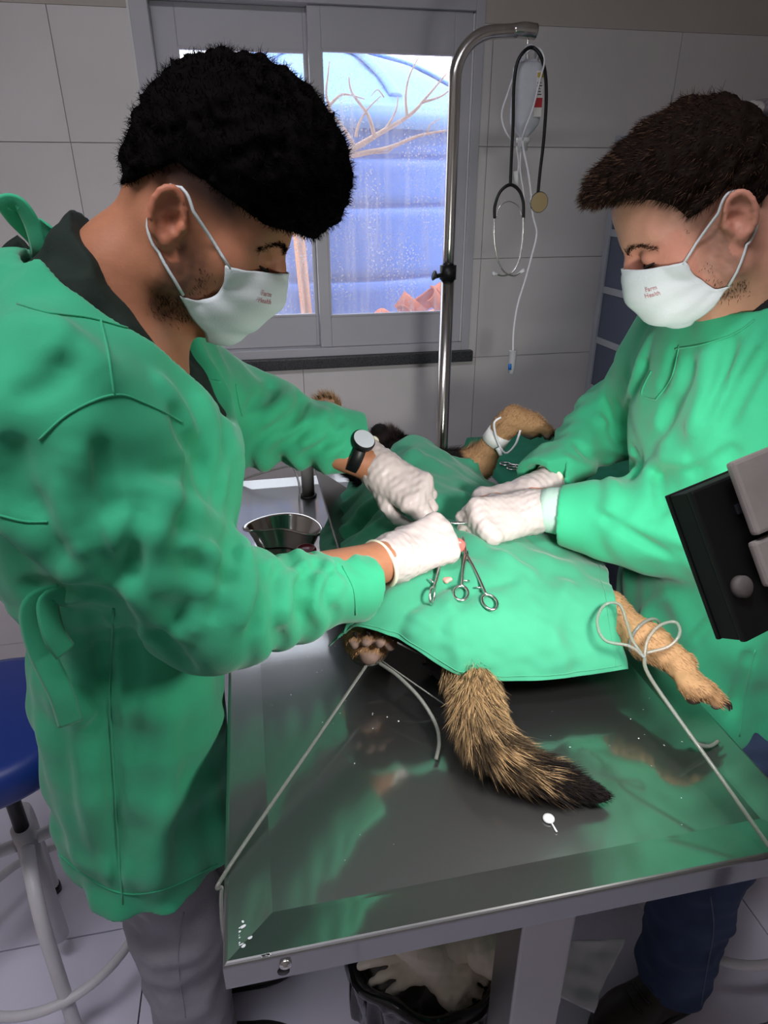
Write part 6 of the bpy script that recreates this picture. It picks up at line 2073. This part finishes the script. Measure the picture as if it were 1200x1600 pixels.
# clear plastic bag sticking out of the bin
n = 40
c00, c10, c11, c01 = at(845, 1470, z=0.36), at(975, 1468, z=0.37), at(925, 1582, z=0.30), at(845, 1545, z=0.33)
u, v = np.meshgrid(np.linspace(0, 1, n), np.linspace(0, 1, n), indexing='ij')
Pb = ((1 - u) * (1 - v))[..., None] * np.array(c00) + (u * (1 - v))[..., None] * np.array(c10) + (u * v)[..., None] * np.array(c11) + ((1 - u) * v)[..., None] * np.array(c01)
wv = waves(140, 12, 0.03, 0.12)
Pb = Pb + np.array((0, -0.4, 0.9)) * (0.006 * wv(Pb[..., 0], Pb[..., 1], Pb[..., 2]))[..., None]
I = np.arange(n * n).reshape(n, n)
Q = np.stack([I[:-1, :-1], I[1:, :-1], I[1:, 1:], I[:-1, 1:]], -1).reshape(-1, 4)
pb = link('plastic_bag', np_mesh('plastic_bag', Pb.reshape(-1, 3), Q), mat('clear_plastic_film', srgb(214, 214, 220), 0.12, alpha=0.55, coat=0.6))
md = pb.modifiers.new('thickness', 'SOLIDIFY'); md.thickness = 0.003
tag(pb, 'crinkled clear plastic bag sticking out beside the table leg', 'bag')

# ================================================================== stools
BLUEP = mat('blue_vinyl', srgb(28, 54, 132), 0.42, var=0.08, vscale=6)
WTUBE = mat('white_tube_paint', srgb(214, 212, 214), 0.4, var=0.06, vscale=12)
def stool(c, R, zs, label, seat_mat, group=None):
    cx, cy = c
    t = thing('stool', label, 'stool', (cx, cy, 0), group)
    lathe('seat', [(0.0, zs - 0.075), (R * 0.93, zs - 0.075), (R * 0.99, zs - 0.06), (R, zs - 0.03), (R * 0.97, zs - 0.008), (R * 0.85, zs), (0.0, zs + 0.004)], seat_mat, t, 48, tm(cx, cy, 0))
    tube('stem', [(cx, cy, zs - 0.075), (cx, cy, 0.42)], 0.014, BLACKP, t, seg=16, n=2)
    lathe('column', [(0.0, 0.44), (0.022, 0.44), (0.022, 0.09), (0.017, 0.09), (0.017, 0.2)], WTUBE, t, 20, tm(cx, cy, 0))
    for k in range(4):
        a = R_(20 + 90 * k)
        p = lambda r, z: (cx + r * math.cos(a), cy + r * math.sin(a), z)
        lg = tube('leg', [p(0.020, 0.40), p(0.09, 0.395), p(0.155, 0.33), p(0.180, 0.20), p(0.200, 0.010)], 0.0135, WTUBE, t, seg=12)
        lathe('foot', [(0.0, 0.0005), (0.016, 0.0005), (0.016, 0.022), (0.013, 0.026)], BLACKP, lg, 14, tm(*p(0.200, 0)))
    tube('foot_ring', [(cx + 0.197 * math.cos(a), cy + 0.197 * math.sin(a), 0.15) for a in np.linspace(0, 2 * math.pi, 24, endpoint=False)], 0.010, WTUBE, t, closed=True, n=3, seg=12)
    return t
stool((-0.545, 1.07), 0.185, 0.74, 'blue round stool on white tubular legs behind the left gown', BLUEP)
stool((0.955, 0.865), 0.13, 0.56, 'white legged stool half hidden behind the blue jeans', mat('grey_vinyl', srgb(120, 122, 128), 0.5))

# ================================================================== work lamp beside the camera (its back is seen): the light on the operation
SITE = Vector((0.29, 1.02, 1.08))
TLp, BLp = at(1050, 778, d=0.50), at(1135, 1014, d=0.50)
up_ = (TLp - BLp).normalized()
mid_ = (TLp + BLp) / 2
aim = (SITE - (mid_ + Vector((0.07, -0.01, 0)))).normalized()
aim = (aim - up_ * aim.dot(up_)).normalized()
rt_ = aim.cross(up_).normalized()
LWD, LHT, LDP = 0.165, (TLp - BLp).length, 0.020
lc = mid_ + rt_ * (LWD / 2 + 0.013)
LM = Matrix((rt_, up_, -aim)).transposed().to_4x4()       # local -z shines
LM.translation = lc
t = thing('work_lamp', 'black rectangular work lamp on a grey bracket close to the camera', 'lamp', (lc.x + 0.25, lc.y - 0.12, 0))
def lbox(name, lo, hi, m, bev=0.003, parent=t):
    bm = bmesh.new()
    add_box(bm, lo, hi, bev, LM)
    return bm_obj(name, bm, m, parent)
h2, w2 = LHT / 2, LWD / 2
LAMPB = mat('black_lamp_casting', srgb(6, 6, 7), 0.55)
lbox('back_plate', (-w2, -h2, 0.0), (w2, h2, 0.006), LAMPB, 0.002)
lbox('housing', (-w2 + 0.001, -h2 + 0.001, -LDP + 0.0005), (w2 - 0.001, h2 - 0.001, -0.0005), LAMPB, 0.001)
fr = lbox('bezel', (-w2, -h2, -LDP - 0.004), (w2, h2, -LDP), LAMPB, 0.001)
lbox('lamp_glass', (-w2 + 0.010, -h2 + 0.010, -LDP - 0.0055), (w2 - 0.010, h2 - 0.010, -LDP - 0.0042), mat('lit_lamp_glass', srgb(250, 250, 245), 0.3, emit=(1, 0.98, 0.95, 1), estr=3.0), 0.0)
lbox('back_boss', (-w2 + 0.032, h2 - 0.030, 0.006), (-w2 + 0.062, h2 - 0.022, 0.009), mat('lamp_boss', srgb(70, 72, 78), 0.25, 0.6), 0.001)
lathe('knob', [(0.0, 0.013), (0.0065, 0.013), (0.0085, 0.011), (0.0085, 0.006), (0.0, 0.006)], mat('dull_knob', srgb(96, 90, 86), 0.6), t, 24, LM @ tm(-w2 + 0.012, -0.020, 0))
# grey yoke: stepped plates behind the housing, running off to its stand
lbox('bracket', (-w2 + 0.028, 0.014, 0.016), (w2 + 0.05, 0.072, 0.024), GREYM, 0.003)
lbox('bracket_step', (-w2 + 0.026, -0.026, 0.012), (-w2 + 0.062, 0.010, 0.020), GREYM, 0.003)
lbox('bracket_arm', (-w2 + 0.046, -0.090, 0.013), (w2 + 0.05, 0.013, 0.019), GREYM, 0.003)
lathe('bracket_slot_rim', [(0.007, 0.0245), (0.010, 0.0255), (0.012, 0.0245)], GREYM, t, 20, LM @ tm(-w2 + 0.075, 0.056, 0))
lathe('bracket_screw', [(0.0, 0.030), (0.005, 0.030), (0.0065, 0.0245)], BLACKP, t, 16, LM @ tm(-w2 + 0.078, 0.030, 0))
a0 = LM @ Vector((w2 + 0.045, 0.0, 0.018))
st = Vector((lc.x + 0.25, lc.y - 0.12, 0))
tube('stand_arm', [a0, a0.lerp(Vector((st.x, st.y, a0.z)), 0.6), Vector((st.x, st.y, a0.z - 0.02))], 0.011, BLACKM, t, seg=10)
tube('stand_pole', [Vector((st.x, st.y, a0.z)), Vector((st.x, st.y, 0.05))], 0.012, BLACKM, t, seg=10, n=2)
for k in range(3):
    a = R_(-30 + 120 * k)
    tube('stand_leg', [Vector((st.x, st.y, 0.30)), Vector((st.x + 0.26 * math.cos(a), st.y + 0.26 * math.sin(a), 0.010))], 0.009, BLACKM, t, seg=8, n=2)
d_ = bpy.data.lights.new('work_lamp_light', 'AREA')
d_.shape = 'RECTANGLE'
d_.size, d_.size_y = LWD - 0.03, LHT - 0.03
d_.energy = 3.15
d_.spread = R_(135)
d_.color = (1.0, 0.975, 0.94)
o_ = bpy.data.objects.new('work_lamp_light', d_)
COL.objects.link(o_)
o_.matrix_world = LM @ tm(0, 0, -LDP - 0.010)
